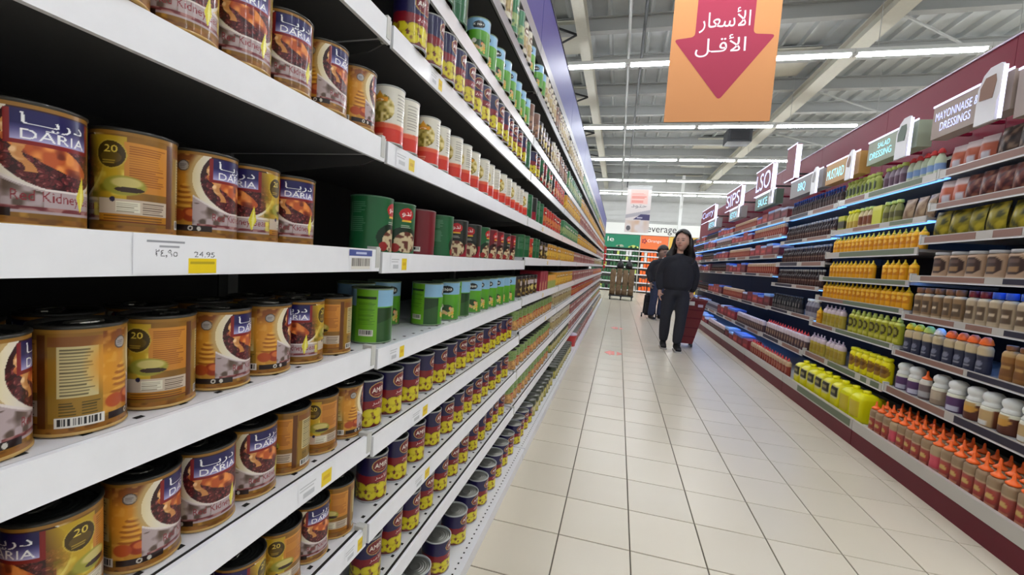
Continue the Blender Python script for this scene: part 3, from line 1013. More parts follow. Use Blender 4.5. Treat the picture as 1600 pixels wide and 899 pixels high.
for b in range(10):
    ya, yb = BAYS[b], BAYS[b + 1]
    Zs = left_z(b)
    root = empty('gondola_bay', (0, ya, 0))
    tag(root, '%s bay of the white canned-food shelving on the left of the aisle' % BAYN[b], 'shelving', 'white shelving bays on the left')
    L = yb - ya
    MB().box(-1.0, -0.975, 0.002, L - 0.002, 0, 2.7, M['back']).build('back_panel', root)
    MB().box(-0.974, -0.945, 0.002, 0.03, 0, 2.29, M['upright']).build('upright', root)
    bd = MB()
    bd.box(-0.97, -0.446, 0.004, L - 0.004, 0.0, 0.062, M['shelf_white'])
    bd.box(-0.97, -0.437, 0.004, L - 0.004, 0.062, 0.075, M['shelf_white'])
    base = bd.build('base_deck', root)
    if 1 <= b <= 3:
        hb = MB()
        for k in range(int(L / 0.028)):
            for xx in ((-0.462,) if b > 1 else (-0.462,)):
                y = 0.03 + k * 0.028
                hb.add([(xx - 0.003, y - 0.004, 0.0756), (xx + 0.003, y - 0.004, 0.0756), (xx + 0.003, y + 0.004, 0.0756), (xx - 0.003, y + 0.004, 0.0756)], [(0, 1, 2, 3)], M['hole'])
        hb.build('perforation', base, kind='stuff')
    hd = MB()
    hd.box(LX - 0.02, LX, 0.003, L - 0.003, 2.365, 2.69, M['blue'])
    hd.build('header_panel', root)
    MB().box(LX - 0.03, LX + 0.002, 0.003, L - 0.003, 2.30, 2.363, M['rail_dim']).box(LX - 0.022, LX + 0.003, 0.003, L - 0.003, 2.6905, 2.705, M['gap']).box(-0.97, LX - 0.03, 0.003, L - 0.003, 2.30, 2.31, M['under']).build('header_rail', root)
    for s, z in Zs.items():
        if s == 'base':
            continue
        sh = MB()
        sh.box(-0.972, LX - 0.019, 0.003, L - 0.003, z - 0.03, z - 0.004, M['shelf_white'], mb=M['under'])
        so = sh.build('shelf', root)
        rl = MB()
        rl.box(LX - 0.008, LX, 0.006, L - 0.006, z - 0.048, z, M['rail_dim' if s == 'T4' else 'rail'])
        rl.box(LX - 0.0185, LX - 0.0085, 0.006, L - 0.006, z - 0.04, z - 0.0045, M['gap'])  # black fill stands for the shadow in the gap behind the rail
        rl.build('price_rail', so)
        bk = MB()
        for yy in (0.012,):
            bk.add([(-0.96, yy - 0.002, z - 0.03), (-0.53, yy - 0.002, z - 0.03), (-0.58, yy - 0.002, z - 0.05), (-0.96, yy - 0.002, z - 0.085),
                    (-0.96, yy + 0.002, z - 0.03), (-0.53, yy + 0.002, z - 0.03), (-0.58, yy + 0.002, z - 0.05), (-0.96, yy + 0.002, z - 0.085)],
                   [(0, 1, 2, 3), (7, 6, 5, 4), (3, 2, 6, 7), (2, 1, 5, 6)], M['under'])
        bk.build('bracket', so)
        if b < 4:
            ec = MB()
            ec.box(LX - 0.022, LX + 0.0015, L - 0.022, L - 0.009, z - 0.040, z + 0.006, M['cap_grey'])
            if b < 3:
                ec.box(LX - 0.022, LX - 0.001, L - 0.0085, L - 0.0015, z - 0.043, z + 0.003, M['cap_grey'])
            ec.build('end_cap', so)
        if b < 3 and s in ('s0', 's1', 's2', 's3'):
            hb = MB()
            for k in range(int(L / 0.052)):
                y = 0.03 + k * 0.052
                xx = -0.549
                hb.add([(xx - 0.004, y - 0.005, z - 0.0036), (xx + 0.004, y - 0.005, z - 0.0036), (xx + 0.004, y + 0.005, z - 0.0036), (xx - 0.004, y + 0.005, z - 0.0036)], [(0, 1, 2, 3)], M['hole'])
            hb.build('perforation', so, kind='stuff')
        for kd, t0, t1 in TAGS.get((b, s), []):
            cv = {'price': tag_price, 'code': tag_barcode, 'small': tag_small}[kd]()
            obj('price_tag', flat_print(cv, t0 - ya, t1 - ya, z - 0.046, z - 0.002, LX + 0.0008), so)

GRP = {}


def row(b, s, items, x=None, second=None):
    """items: list of (key, y, rotation or None) in one row of a shelf, near end first"""
    Zs = left_z(b)
    z = Zs[s] + (0.0009 if s[0] in 'bT' else -0.0031)
    items = sorted(items, key=lambda q: q[1])
    cnt = {}
    for key, y, rz in items:
        K = CAN[key]
        cnt[K['desc']] = cnt.get(K['desc'], 0) + 1
        r = K['d'] / 2
        xx = x if x is not None else ((-0.485 - r) if s == 'base' else (LX - 0.028 - r))
        if key in ('kenar', 'kenarS') and rz == 0.0:
            rz = math.atan2(-y, 0.57) - 2 * PI * (random.choice((1.22, 1.27, 1.32, 1.25)) / 2.3 - 0.5)
        rz = random.uniform(-0.35, 0.35) if rz is None else rz
        if s in ('T2', 'T3', 'T4') and x is None:      # these stand right at the edge, slightly over the rail
            xx = LX - r + 0.011
        if s == 'T1' and x is None:
            xx = LX - r + 0.003
        xx += random.uniform(-0.003, 0.003)
        if b >= 3:
            far_can(key, xx, y, z, rz)
            continue
        rowtx = 'second row, ' if second else ''
        lb = '%s, %s%s from near end, %s, %s left bay' % (K['desc'], rowtx, ORD[cnt[K['desc']]], SHN[s], BAYN[b])
        place_can(key, xx, y, z, rz, lb, '%ss on the %s of the %s left bay' % (K['desc'], SHN[s], BAYN[b]))


def fill(key, y0, pitch, n, rz=None, j=0.006):
    return [(key, y0 + pitch * k + random.uniform(-j, j), rz) for k in range(n)]


def face(y, xc, asp=2.09, x=-0.578):
    """turn of a can so that canvas column xc faces the camera"""
    return math.atan2(-y, -x) - 2 * PI * (xc / asp - 0.5)


def kid(ys, xcs):
    return [('kidney', y, face(y, c)) for y, c in zip(ys, xcs)]


# nearest bay: kidney bean cans, each turned as in the photograph
row(0, 'T1', kid([0.162, 0.246, 0.330, 0.414, 0.498, 0.582, 0.672, 0.768], [1.0, 1.0, 1.0, 1.0, 0.98, 0.93, 0.72, 0.46]))
row(0, 'eye', kid([0.205, 0.291, 0.383, 0.471, 0.553, 0.635], [1.6, 0.91, 1.74, 0.72, 1.22, 0.93]))
row(0, 's3', kid([0.160, 0.246, 0.330, 0.416, 0.502, 0.588, 0.672, 0.757], [1.0, 0.50, 0.20, 1.74, 0.66, 0.46, 1.18, 1.86]))
row(0, 's2', kid([0.22, 0.307, 0.396, 0.479, 0.563, 0.647, 0.731, 0.79 + 0.024], [1.9, 1.38, 0.62, 0.90, 0.80, 1.92, 1.62, 0.36]))
row(0, 's1', kid([0.275, 0.36, 0.445, 0.545, 0.632, 0.715, 0.797], [1.6, 0.8, 0.5, 1.2, 1.58, 0.80, 1.76]))
for s, n, y0 in (('s3', 6, 0.27), ('s2', 5, 0.3), ('s1', 4, 0.42)):
    row(0, s, [('kidney', y0 + 0.093 * k, random.uniform(-3, 3)) for k in range(n)], x=-0.672, second=True)

# second bay
row(1, 'T4', fill('cream', 1.50, 0.095, 3) + fill('greenT', 1.80, 0.09, 2) + fill('cream', 1.98, 0.085, 2) + fill('kenarS', 2.16, 0.095, 1, 0.0))
row(1, 'T3', [('favaG', 1.1, 1.2), ('favaG', 1.209, 1.0)] + fill('kenarS', 1.418, 0.099, 8, 0.0, 0.003) + [('brown', 2.22, None)])
row(1, 'T2', [('amirT', y, None) for y in [0.956, 1.052, 1.14, 1.226, 1.312, 1.398, 1.484, 1.57, 1.656, 1.742, 1.828, 1.914, 2.0, 2.09]] + [('favaG', 2.2, 1.0)])
row(1, 'T1', [('hummus', y, None) for y in [0.880, 0.955, 1.079, 1.155, 1.253, 1.337, 1.431, 1.533, 1.615, 1.70, 1.79, 1.88, 1.97, 2.06, 2.15, 2.24]])
row(1, 'eye', [('favaG', 0.905, face(0.905, 0.72, 2.3)), ('favaG', 1.015, face(1.015, 0.95, 2.3)), ('favaR', 1.15, face(1.15, 1.75, 2.3)), ('favaG', 1.285, face(1.285, 0.5, 2.3)), ('favaB', 1.424, face(1.424, 1.1, 2.3)),
                ('favaB', 1.587, face(1.587, 1.15, 2.3)), ('favaG', 1.70, None), ('favaR', 1.81, None), ('favaR', 1.925, None), ('favaB', 2.04, None), ('favaR', 2.16, None)])
row(1, 's3', [('kenar', 0.925, face(0.925, 0.52, 2.3)), ('kenar', 1.244, face(1.244, 0.68, 2.3)), ('kenar', 1.385, face(1.385, 1.26, 2.3)), ('kenar', 1.5, face(1.5, 0.5, 2.3))] + fill('kenar', 1.63, 0.118, 6, 0.0))
row(1, 's3', [('kenar', 1.02, -0.9), ('kenar', 1.16, -1.0)], x=-0.705, second=True)
row(1, 's2', fill('amir', 1.0, 0.1, 13, None) + [('amir', 0.90, -0.15)])
row(1, 's1', [('amir', 0.948, -0.35)] + fill('amir', 1.055, 0.112, 11))
row(1, 's0', fill('amir', 0.929, 0.113, 12))
row(1, 'base', [('amirL', y, None) for y in [0.92, 1.03, 1.14, 1.297, 1.454, 1.59, 1.72, 1.85, 1.97, 2.09, 2.22]])

# third bay
row(2, 'T4', fill('kenarS', 2.37, 0.10, 2, 0.0) + fill('cream', 2.56, 0.088, 5) + fill('brown', 3.02, 0.09, 2) + fill('cream', 3.2, 0.088, 6))
row(2, 'T3', [('brown', 2.37, None)] + fill('jar', 2.47, 0.095, 5, None, 0.002) + fill('cream', 2.95, 0.088, 4) + fill('brown', 3.32, 0.092, 5))
row(2, 'T2', fill('amirT', 2.38, 0.105, 2) + [('favaG', 2.60, 0), ('favaR', 2.72, 0), ('favaG', 2.84, 0), ('favaG', 2.96, None), ('favaB', 3.08, 0)] + fill('redorange', 3.2, 0.105, 5))
row(2, 'T1', [('favaG', 2.38, 1.0), ('favaB', 2.5, 0.6), ('favaG', 2.62, 1.4), ('favaG', 2.74, 1.2)] + fill('redorange', 2.86, 0.105, 8))
row(2, 'eye', [('favaG', 2.39, 1.2), ('favaG', 2.51, 1.3), ('redorange', 2.62, 0), ('favaG', 2.74, 1.2), ('favaG', 2.86, 1.3)] + fill('jar', 2.98, 0.11, 3) + fill('yellowc', 3.32, 0.11, 4))
row(2, 's3', fill('jar', 2.38, 0.115, 5))
row(2, 's2', fill('beans', 2.37, 0.104, 13))
row(2, 's1', fill('beans', 2.37, 0.104, 13))
row(2, 's0', fill('beans', 2.37, 0.104, 13))
row(2, 'base', fill('amirL', 2.37, 0.115, 4) + fill('mix', 2.85, 0.11, 8))

# farther bays: everything that is left is one mass of cans
MIXES = {'T4': ['cream', 'greenT', 'yellowc', 'pinkc'], 'T3': ['greenT', 'yellowc', 'yellowc', 'pinkc'], 'T2': ['yellowc', 'pinkc', 'redorange'], 'T1': ['greenT', 'yellowc', 'pinkc'], 'eye': ['yellowc', 'pinkc', 'cream'],
         's3': ['yellowc', 'pinkc', 'redorange'], 's2': ['cream', 'redorange', 'pinkc'], 's1': ['cream', 'pinkc', 'brown'], 's0': ['mix', 'pinkc', 'beans'], 'base': ['mix', 'pinkc', 'cream']}
for b in range(3, 10):
    for s, ks in MIXES.items():
        k = ks[min(len(ks) - 1, (b - 3) // 2 if b > 4 else b - 3)]
        row(b, s, [q for q in fill(k, BAYS[b] + 0.07, 0.108, 13) if not (s == 'base' and 5.33 < q[1] < 5.68)])
fo = obj('canned_goods', cmesh('canned_goods', np.concatenate(FAR['v']), FAR['f'], np.concatenate(FAR['c']), M['print']))
tag(fo, 'dense rows of small cans filling the far left shelving bays', 'cans', kind='stuff')

# cartons on the fifth shelf of the third bay
def carton(name, x0, x1, y0, y1, z0, z1, colfn, label, cat, group=None, material='matte_print', n=8):
    V, F, Cc = [], [], []
    def face_(o, u, v, key):
        b = len(V)
        for j in range(n + 1):
            for i in range(n + 1):
                V.append(tuple(np.array(o) + np.array(u) * i / n + np.array(v) * j / n))
                Cc.append(colfn(key, i / n, j / n))
        for j in range(n):
            for i in range(n):
                a = b + j * (n + 1) + i
                F.append((a, a + 1, a + n + 2, a + n + 1))
    dx, dy, dz = x1 - x0, y1 - y0, z1 - z0
    face_((x1, y0, z0), (0, dy, 0), (0, 0, dz), 'front')
    face_((x0, y1, z0), (0, -dy, 0), (0, 0, dz), 'back')
    face_((x0, y0, z0), (dx, 0, 0), (0, 0, dz), 'side')
    face_((x1, y1, z0), (-dx, 0, 0), (0, 0, dz), 'side')
    face_((x0, y0, z1), (dx, 0, 0), (0, dy, 0), 'top')
    face_((x0, y1, z0), (dx, 0, 0), (0, -dy, 0), 'under')
    me = cmesh(name, V, F, np.array(Cc, float), M[material], False)
    o = obj(name, me)
    if label:
        tag(o, label, cat, group)
    return o


z3 = ZL3['s3'] - 0.003
for k in range(3):
    carton('gift_carton', -0.70, -0.545, 2.985 + 0.115 * k, 3.09 + 0.115 * k, z3, z3 + 0.145, lambda q, u, v: (150, 24, 44) if v > 0.4 or (u > 0.35) else (206, 150, 110),
           'dark red carton, %s from near end, fifth shelf, third left bay' % ORD[k + 1], 'carton', 'dark red cartons on the fifth shelf')
for k in range(4):
    carton('pasta_carton', -0.68, -0.545, 3.34 + 0.108 * k, 3.44 + 0.108 * k, z3, z3 + 0.11, lambda q, u, v: (226, 160, 60) if v > 0.5 else (150, 160, 70),
           'orange and green carton, %s from near end, fifth shelf, third left bay' % ORD[k + 1], 'carton', 'orange and green cartons on the fifth shelf')
# red bucket with a clear lid standing on the far bottom deck
bk = MB().lathe([(0.075, 0), (0.092, 0.13), (0.097, 0.135), (0.097, 0.145)], M['redcap'], 20)
r0 = bk.build('bucket', smooth=True, loc=(-0.55, 5.505, 0.076))
tag(r0, 'red plastic bucket on the bottom deck of the left shelving', 'bucket')
MB().lathe([(0.095, 0.1455), (0.093, 0.165), (0.05, 0.175)], M['lilac'], 20).build('lid', r0, smooth=True)
# hanging red clip strip at the far end of the left shelving
cs = MB().box(-0.49, -0.475, 13.98, 14.12, 1.0, 1.85, M['redcap'])
for k in range(6):
    cs.box(-0.50, -0.43, 14.0, 14.1, 1.1 + 0.12 * k, 1.19 + 0.12 * k, M['redcap'])
cs.box(-0.512, -0.491, 14.04, 14.06, 1.83, 1.85, M['wire'])
tag(cs.build('clip_strip'), 'red hanging clip strip at the far end of the left shelving', 'display strip')

# ------------------------------------------------------------------ right gondola
RB = [2.02, 3.47, 4.79, 6.11, 7.43, 8.75, 10.07, 11.39, 12.71, 14.03]
RXL = dict(base=1.735, A=1.88, B=1.91, C=1.938, D=1.953, E=1.98, F=2.005, G=2.03)
RZL = [dict(A=0.482, B=0.737, C=0.990, D=1.254, E=1.520, F=1.737, G=1.964),
       dict(A=0.470, B=0.765, C=1.020, D=1.218, E=1.450, F=1.668, G=1.960),
       dict(A=0.450, C=0.800, D=1.110, E=1.370, F=1.640, G=1.950)] + [dict(A=0.440, C=0.79, D=1.22, E=1.48, F=1.745, G=1.965)] * 6
RSHN = [dict(base='bottom deck', A='second shelf', B='third shelf', C='fourth shelf', D='fifth shelf', E='sixth shelf', F='seventh shelf', G='top shelf')] * 2 + \
       [dict(base='bottom deck', A='second shelf', C='third shelf', D='fourth shelf', E='fifth shelf', F='sixth shelf', G='top shelf')] * 7
STRIPS = [dict(A=[(0, .55, 'strip_navy'), (.6, .97, 'strip_brown')], B=[(0, .55, 'strip_navy'), (.57, .98, 'strip_brown')], C=[(0, .12, 'strip_navy'), (.2, .45, 'strip_navy'), (.5, .62, 'strip_brown'), (.68, .98, 'strip_brown')],
               D=[(0, .5, 'strip_navy'), (.58, .93, 'strip_brown')], E=[(0, .4, 'strip_navy'), (.48, .6, 'strip_brown'), (.68, .97, 'strip_brown')], F=[(.1, .95, 'strip_brown')], G=[(0, .95, 'strip_brown')]),
          dict(A=[(.02, .1, 'strip_green'), (.14, .2, 'strip_green'), (.26, .6, 'strip_green'), (.65, .95, 'strip_brown')], B=[(.02, .6, 'strip_green'), (.65, .95, 'strip_brown')], C=[(.02, .6, 'strip_green'), (.6, .95, 'strip_brown')],
               D=[(.02, .65, 'strip_green'), (.65, .95, 'strip_green')], E=[(.02, .8, 'strip_green')], F=[(.1, .3, 'strip_green'), (.4, .7, 'strip_brown')], G=[(.1, .6, 'strip_green'), (.65, .9, 'strip_brown')])]
LEDON = [('C', 'D'), ('F', 'G'), ('C', 'D', 'F', 'G'), ('A', 'C', 'D', 'E', 'F', 'G')]
for b in range(9):
    ya, yb = RB[b], RB[b + 1]
    L = yb - ya
    root = empty('gondola_bay', (1.735, ya, 0))
    ox = -1.735
    tag(root, '%s bay of the maroon-based sauce shelving on the right of the aisle' % BAYN[b], 'shelving', 'sauce shelving bays on the right')
    MB().box(2.46 + ox, 2.49 + ox, 0.002, L - 0.002, 0, 2.2, M['navy_back']).build('back_panel', root)
    MB().box(0.0, 0.02, 0.003, L - 0.003, 0, 0.112, M['red_kick']).build('kick_plate', root)
    d = MB().box(0.02, 0.72, 0.004, L - 0.004, 0.10, 0.150, M['shelf_white'])
    d.box(-0.004, 0.02, 0.004, L - 0.004, 0.113, 0.186, M['rail_grey'])
    bo = d.build('base_deck', root)
    if b == 1:
        MB().box(-0.0055, -0.0042, 0.03, L * 0.72, 0.125, 0.178, M['strip_green']).build('rail_strip', bo)
    hb = MB().box(2.36 + ox, 2.40 + ox, 0.002, L - 0.002, 2.20, 2.83, M['red_head'])
    ho = hb.build('header_panel', root)
    MB().box(2.352 + ox, 2.408 + ox, 0.002, L - 0.002, 2.8305, 2.842, M['lilac']).build('header_trim', ho)
    for s, z in RZL[b].items():
        xl = RXL[s] + ox
        hgt = 0.05 if s in 'AEG' else 0.04
        so = MB().box(xl + 0.012, 2.455 + ox, 0.003, L - 0.003, z - 0.032, z - 0.012, M['shelf_grey']).build('shelf', root)
        rl = MB().box(xl, xl + 0.008, 0.004, L - 0.004, z - hgt, z, M['rail_grey'])
        rl.box(xl - 0.002, xl + 0.010, 0.004, L - 0.004, z - hgt - 0.006, z - hgt, M['shelf_white'])
        ro = rl.build('price_rail', so)
        for t0, t1, mm in (STRIPS[b].get(s, []) if b < 2 else [(.05, .4, 'strip_brown'), (.5, .9, 'strip_navy')]):
            MB().box(xl - 0.0012, xl - 0.0002, 0.01 + t0 * (L - 0.02), 0.01 + t1 * (L - 0.02), z - hgt + 0.005, z - 0.006, M[mm]).build('rail_strip', so)
        if s in LEDON[min(b, 3)]:
            MB().box(xl + 0.025, xl + 0.085, 0.01, L - 0.01, z - 0.041, z - 0.0335, M['led']).build('led_strip', so)
        if b < 2:
            MB().box(xl - 0.003, xl + 0.03, L - 0.022, L - 0.005, z - hgt - 0.004, z + 0.012, M['cap_grey']).build('end_cap', so)

PROD = {}
TB = {'v': [], 'f': [], 'c': [], 'n': 0}


def sq(t, n):
    c, s = math.cos(t), math.sin(t)
    return math.copysign(abs(c) ** (2 / n), c), math.copysign(abs(s) ** (2 / n), s)


def bottle(key, prof, art, cap=None, capm=None, n=2.0, sx=1.0, sy=1.0, nu=28, nv=22, name='sauce_bottle', desc='', cat='bottle', extra=None):
    """prof: (radius, height) pairs; the art runs from foot to shoulder; front of the canvas faces -x"""
    P = np.array(prof)
    H = P[-1, 1]
    zz = np.linspace(0, H, nv)
    rr = np.interp(zz, P[:, 1], P[:, 0])
    cv = art(nu, nv)
    t = PI + 2 * PI * (np.arange(nu) / nu - 0.5)
    cs = np.array([sq(a, n) for a in t])
    V = np.stack([rr[:, None] * cs[None, :, 0] * sx, rr[:, None] * cs[None, :, 1] * sy, zz[:, None] * np.ones((1, nu))], -1).reshape(-1, 3)
    F = []
    for j in range(nv - 1):
        for i in range(nu):
            k = (i + 1) % nu
            F.append((j * nu + i, j * nu + k, (j + 1) * nu + k, (j + 1) * nu + i))
    F.append(tuple(range(nu))[::-1])
    F.append(tuple((nv - 1) * nu + i for i in range(nu)))
    me = cmesh(name, V, F, cv.c.reshape(-1, 3), M['plastic_print'])
    cm = MB().lathe([(r, z + H) for r, z in cap], M[capm], 14).mesh('cap', smooth=True) if cap else None
    PROD[key] = dict(me=me, cap=cm, name=name, desc=desc, cat=cat, r=max(P[:, 0]) * sy, rx=max(P[:, 0]) * sx, H=H, extra=extra, V=V, F=F, C=cv.c.reshape(-1, 3), capprof=cap, capm=capm)


def art_bands(base, bands=(), marks=(), seed=1, noise=0.0):
    def f(Wd, Hd):
        c = Cv(Wd, Hd, 2.0, base)
        for y0, y1, col in bands:
            c.rect(0, 2, y0, y1, col)
        for kind, *a in marks:
            getattr(c, kind)(*a)
        if noise:
            c.put(np.clip((c.noise(10, 10, seed) - 0.5) * 3, 0, 1) * noise, tuple(np.array(base) * 0.6))
        return c
    return f


NOZ = [(0.014, 0), (0.016, 0.005), (0.012, 0.010), (0.007, 0.016), (0.0045, 0.032), (0.003, 0.036)]
NOZB = [(0.024, 0), (0.026, 0.008), (0.018, 0.014), (0.008, 0.024), (0.005, 0.05), (0.003, 0.055)]
FLAT = [(0.022, 0), (0.0225, 0.002), (0.0225, 0.022), (0.020, 0.025)]
DOME = [(0.040, 0), (0.043, 0.008), (0.036, 0.022), (0.034, 0.026), (0.040, 0.036), (0.043, 0.05), (0.040, 0.064), (0.028, 0.076), (0.010, 0.08)]
SQZ = [(0.030, 0), (0.034, 0.006), (0.034, 0.05), (0.031, 0.075), (0.034, 0.1), (0.034, 0.14), (0.026, 0.155), (0.016, 0.16)]
TALL = [(0.028, 0), (0.030, 0.005), (0.030, 0.11), (0.024, 0.135), (0.013, 0.16)]
GLASS = [(0.023, 0), (0.025, 0.004), (0.025, 0.105), (0.018, 0.122), (0.010, 0.135), (0.010, 0.165)]

bottle('cocktail', [(0.030, 0), (0.034, 0.006), (0.034, 0.1), (0.033, 0.105), (0.034, 0.115), (0.034, 0.15), (0.028, 0.162), (0.02, 0.166)],
       art_bands((160, 78, 70), [(0, 0.06, (150, 80, 70)), (0.64, 0.68, (196, 168, 136)), (0.68, 1.0, (156, 130, 102))], [('ell', 1.0, 0.4, 0.34, 0.2, (170, 70, 60)), ('ell', 1.0, 0.42, 0.2, 0.08, (206, 170, 100)), ('rect', 0.75, 1.25, 0.12, 0.22, (214, 150, 120))]),
       NOZB, 'orange', n=2.4, sx=0.8, desc='pink sauce bottle')
bottle('cocktailP', SQZ, art_bands((212, 84, 100), [(0.62, 1.0, (176, 152, 118)), (0, 0.2, (200, 156, 140))]), NOZB, 'orange', n=2.4, sx=0.8, desc='plain pink sauce bottle')
for k, lb, base, mk in (('dome_purple', 'white-domed bottle with purple label', (88, 58, 100), [('rect', 0.86, 0.92, 0.0, 0.95, (220, 200, 224)), ('rect', 0.95, 1.4, 0.05, 0.35, (200, 196, 214))]),
                        ('dome_beige', 'white-domed bottle with beige label', (160, 138, 118), [('rect', 0.7, 1.3, 0.3, 0.8, (190, 172, 150))]),
                        ('dome_brown', 'white-domed bottle with brown label', (98, 56, 44), [('ell', 1.0, 0.62, 0.3, 0.22, (206, 152, 70)), ('rect', 0.7, 1.25, 0.75, 0.95, (196, 160, 100))]),
                        ('dome_cream', 'white-domed bottle with cream label', (196, 164, 116), [('rect', 1.3, 1.7, 0.0, 0.9, (120, 66, 44)), ('rect', 0.7, 1.15, 0.05, 0.3, (226, 222, 216))]),
                        ('dome_green', 'white-domed bottle with green label', (112, 226, 26), [('rect', 0.3, 1.7, 0.0, 0.1, (90, 190, 30))])):
    bottle(k, [(0.042, 0), (0.046, 0.005), (0.046, 0.085), (0.045, 0.088), (0.044, 0.098), (0.042, 0.104)], art_bands(base, [(0.82, 1.0, (226, 224, 206))], mk), DOME, 'white', name='dressing_bottle', desc=lb)
bottle('orange_small', [(0.030, 0), (0.034, 0.005), (0.034, 0.1), (0.025, 0.125)], art_bands((120, 104, 104), [(0.75, 1, (214, 206, 196)), (0.1, 0.4, (180, 176, 176))]), NOZB, 'orange', name='dressing_bottle', desc='small grey bottle with orange nozzle')
NVY = art_bands((52, 54, 74), [(0.66, 1.0, (196, 176, 140))], [('ell', 1.0, 0.35, 0.16, 0.1, (120, 122, 140)), ('rect', 0.85, 1.15, 0.16, 0.22, (150, 150, 160))])
for k, cm, lb in (('navyY', 'yellow', 'navy bottle with yellow cap'), ('navyO', 'orange', 'navy bottle with orange cap'), ('navyG', 'greencap', 'navy bottle with green cap'), ('navyW', 'white', 'navy bottle with white cap')):
    bottle(k, SQZ, NVY, [(0.028, 0), (0.03, 0.004), (0.022, 0.03), (0.012, 0.042)], cm, n=2.4, sx=0.8, name='dressing_bottle', desc=lb)
bottle('brownB', SQZ, art_bands((150, 104, 56), [(0.8, 1, (186, 150, 100))], [('rect', 0.6, 1.4, 0.15, 0.6, (126, 84, 48)), ('rect', 0.75, 1.25, 0.42, 0.5, (176, 136, 80))]), FLAT, 'browncap', n=2.6, sx=0.8, name='dressing_bottle', desc='brown sauce bottle')
for k, cm, lb in (('beigeN', 'browncap', 'beige bottle with brown cap'), ('beigeR', 'red_dark', 'beige bottle with red cap'), ('beigeBl', 'bluecap', 'beige bottle with blue cap'), ('beigeG', 'darkgreen', 'beige bottle with green cap')):
    bottle(k, SQZ, art_bands((146, 116, 84) if k == 'beigeN' else (184, 164, 136), [(0.9, 1, (206, 190, 160)), (0, 0.1, (200, 180, 150))], [('rect', 0.7, 1.3, 0.22, 0.7, (96, 78, 62)), ('rect', 0.8, 1.2, 0.42, 0.5, (196, 176, 150))]),
           [(0.024, 0), (0.0245, 0.002), (0.0245, 0.034), (0.022, 0.036)], cm, n=2.6, sx=0.8, name='mayonnaise_bottle', desc=lb)
for k, base, lb in (('tubB', (176, 146, 120), 'beige tub with dark label'), ('tubW', (176, 180, 190), 'pale grey tub with dark label')):
    bottle(k, [(0.058, 0), (0.062, 0.006), (0.060, 0.03), (0.058, 0.12), (0.060, 0.135), (0.052, 0.145)], art_bands(base, [(0.0, 0.1, tuple(np.minimum(np.array(base) + 24, 255)))], [('ell', 1.0, 0.55, 0.34, 0.33, (62, 44, 40)), ('ell', 1.0, 0.4, 0.12, 0.1, (150, 116, 80)), ('ell', 1.0, 0.72, 0.14, 0.07, (96, 74, 66))]),
           [(0.05, 0), (0.053, 0.003), (0.053, 0.018), (0.05, 0.02)], 'shelf_grey', n=3.2, sx=0.8, name='mayonnaise_tub', desc=lb, cat='tub')
MUST = art_bands((226, 160, 28), [(0.84, 0.88, (250, 206, 60)), (0.88, 1, (240, 176, 30))], [('rect', 0.62, 1.38, 0.34, 0.78, (206, 130, 22)), ('ell', 1.0, 0.62, 0.24, 0.1, (238, 186, 70)), ('rect', 0.8, 1.2, 0.4, 0.46, (190, 110, 20))])
bottle('mustard', [(0.027, 0), (0.0305, 0.005), (0.0305, 0.115), (0.029, 0.118), (0.018, 0.125)], MUST, NOZ, 'yellow', n=2.6, sx=0.75, name='mustard_bottle', desc='yellow mustard bottle')
bottle('olive', SQZ, art_bands((168, 166, 44), [(0.86, 1, (206, 206, 96))], [('ell', 1.0, 0.56, 0.34, 0.24, (64, 56, 26)), ('ell', 1.0, 0.56, 0.2, 0.12, (150, 146, 60)), ('rect', 0.7, 1.3, 0.12, 0.24, (196, 190, 80))]), [(0.016, 0), (0.018, 0.01), (0.012, 0.02), (0.012, 0.032), (0.006, 0.036)], 'greencap', n=2.5, sx=0.8, name='mustard_bottle', desc='olive bottle with oval label')
bottle('lilacY', SQZ, art_bands((178, 158, 62), [(0.74, 1, (206, 188, 196)), (0, 0.08, (196, 176, 90))], [('rect', 0.7, 1.3, 0.2, 0.6, (160, 136, 48))]), [(0.016, 0), (0.017, 0.008), (0.006, 0.016), (0.006, 0.036)], 'lilac', n=2.5, sx=0.8, name='mustard_bottle', desc='mustard bottle with lilac top')
bottle('yellowL', [(0.036, 0), (0.040, 0.005), (0.040, 0.14), (0.030, 0.16), (0.02, 0.165)], art_bands((236, 222, 20), [(0, 0.04, (190, 176, 20))], [('ell', 1.0, 0.52, 0.46, 0.27, (150, 110, 30)), ('ell', 1.0, 0.56, 0.3, 0.1, (110, 70, 24))]), [(0.03, 0), (0.031, 0.004), (0.031, 0.02), (0.027, 0.023)], 'lemon', n=2.8, sx=0.8, name='mustard_bottle', desc='yellow bottle with brown label')
JUGP = [(0.060, 0), (0.066, 0.01), (0.068, 0.15), (0.064, 0.18), (0.045, 0.205), (0.024, 0.212)]
bottle('jug', JUGP, art_bands((222, 214, 8), [], [('rect', 0.74, 1.26, 0.44, 0.84, (200, 196, 120)), ('rect', 0.78, 1.22, 0.48, 0.80, (44, 40, 30)), ('ell', 1.0, 0.64, 0.08, 0.07, (150, 140, 90)), ('rect', 0.82, 1.18, 0.40, 0.45, (206, 200, 150))]), [(0.022, 0), (0.024, 0.004), (0.024, 0.02), (0.02, 0.022)], 'lemon', n=4.5, sx=1.25, nu=40, nv=26, name='mustard_jug', desc='yellow jug with black label', cat='jug')
bottle('jugP', JUGP, art_bands((226, 222, 10), [(0, 0.05, (206, 200, 10))], [('rect', 0.8, 1.2, 0.2, 0.75, (200, 180, 40))]), [(0.022, 0), (0.024, 0.004), (0.024, 0.02), (0.02, 0.022)], 'lemon', n=4.5, sx=1.25, nu=40, nv=26, name='mustard_jug', desc='large plain yellow jug', cat='jug')
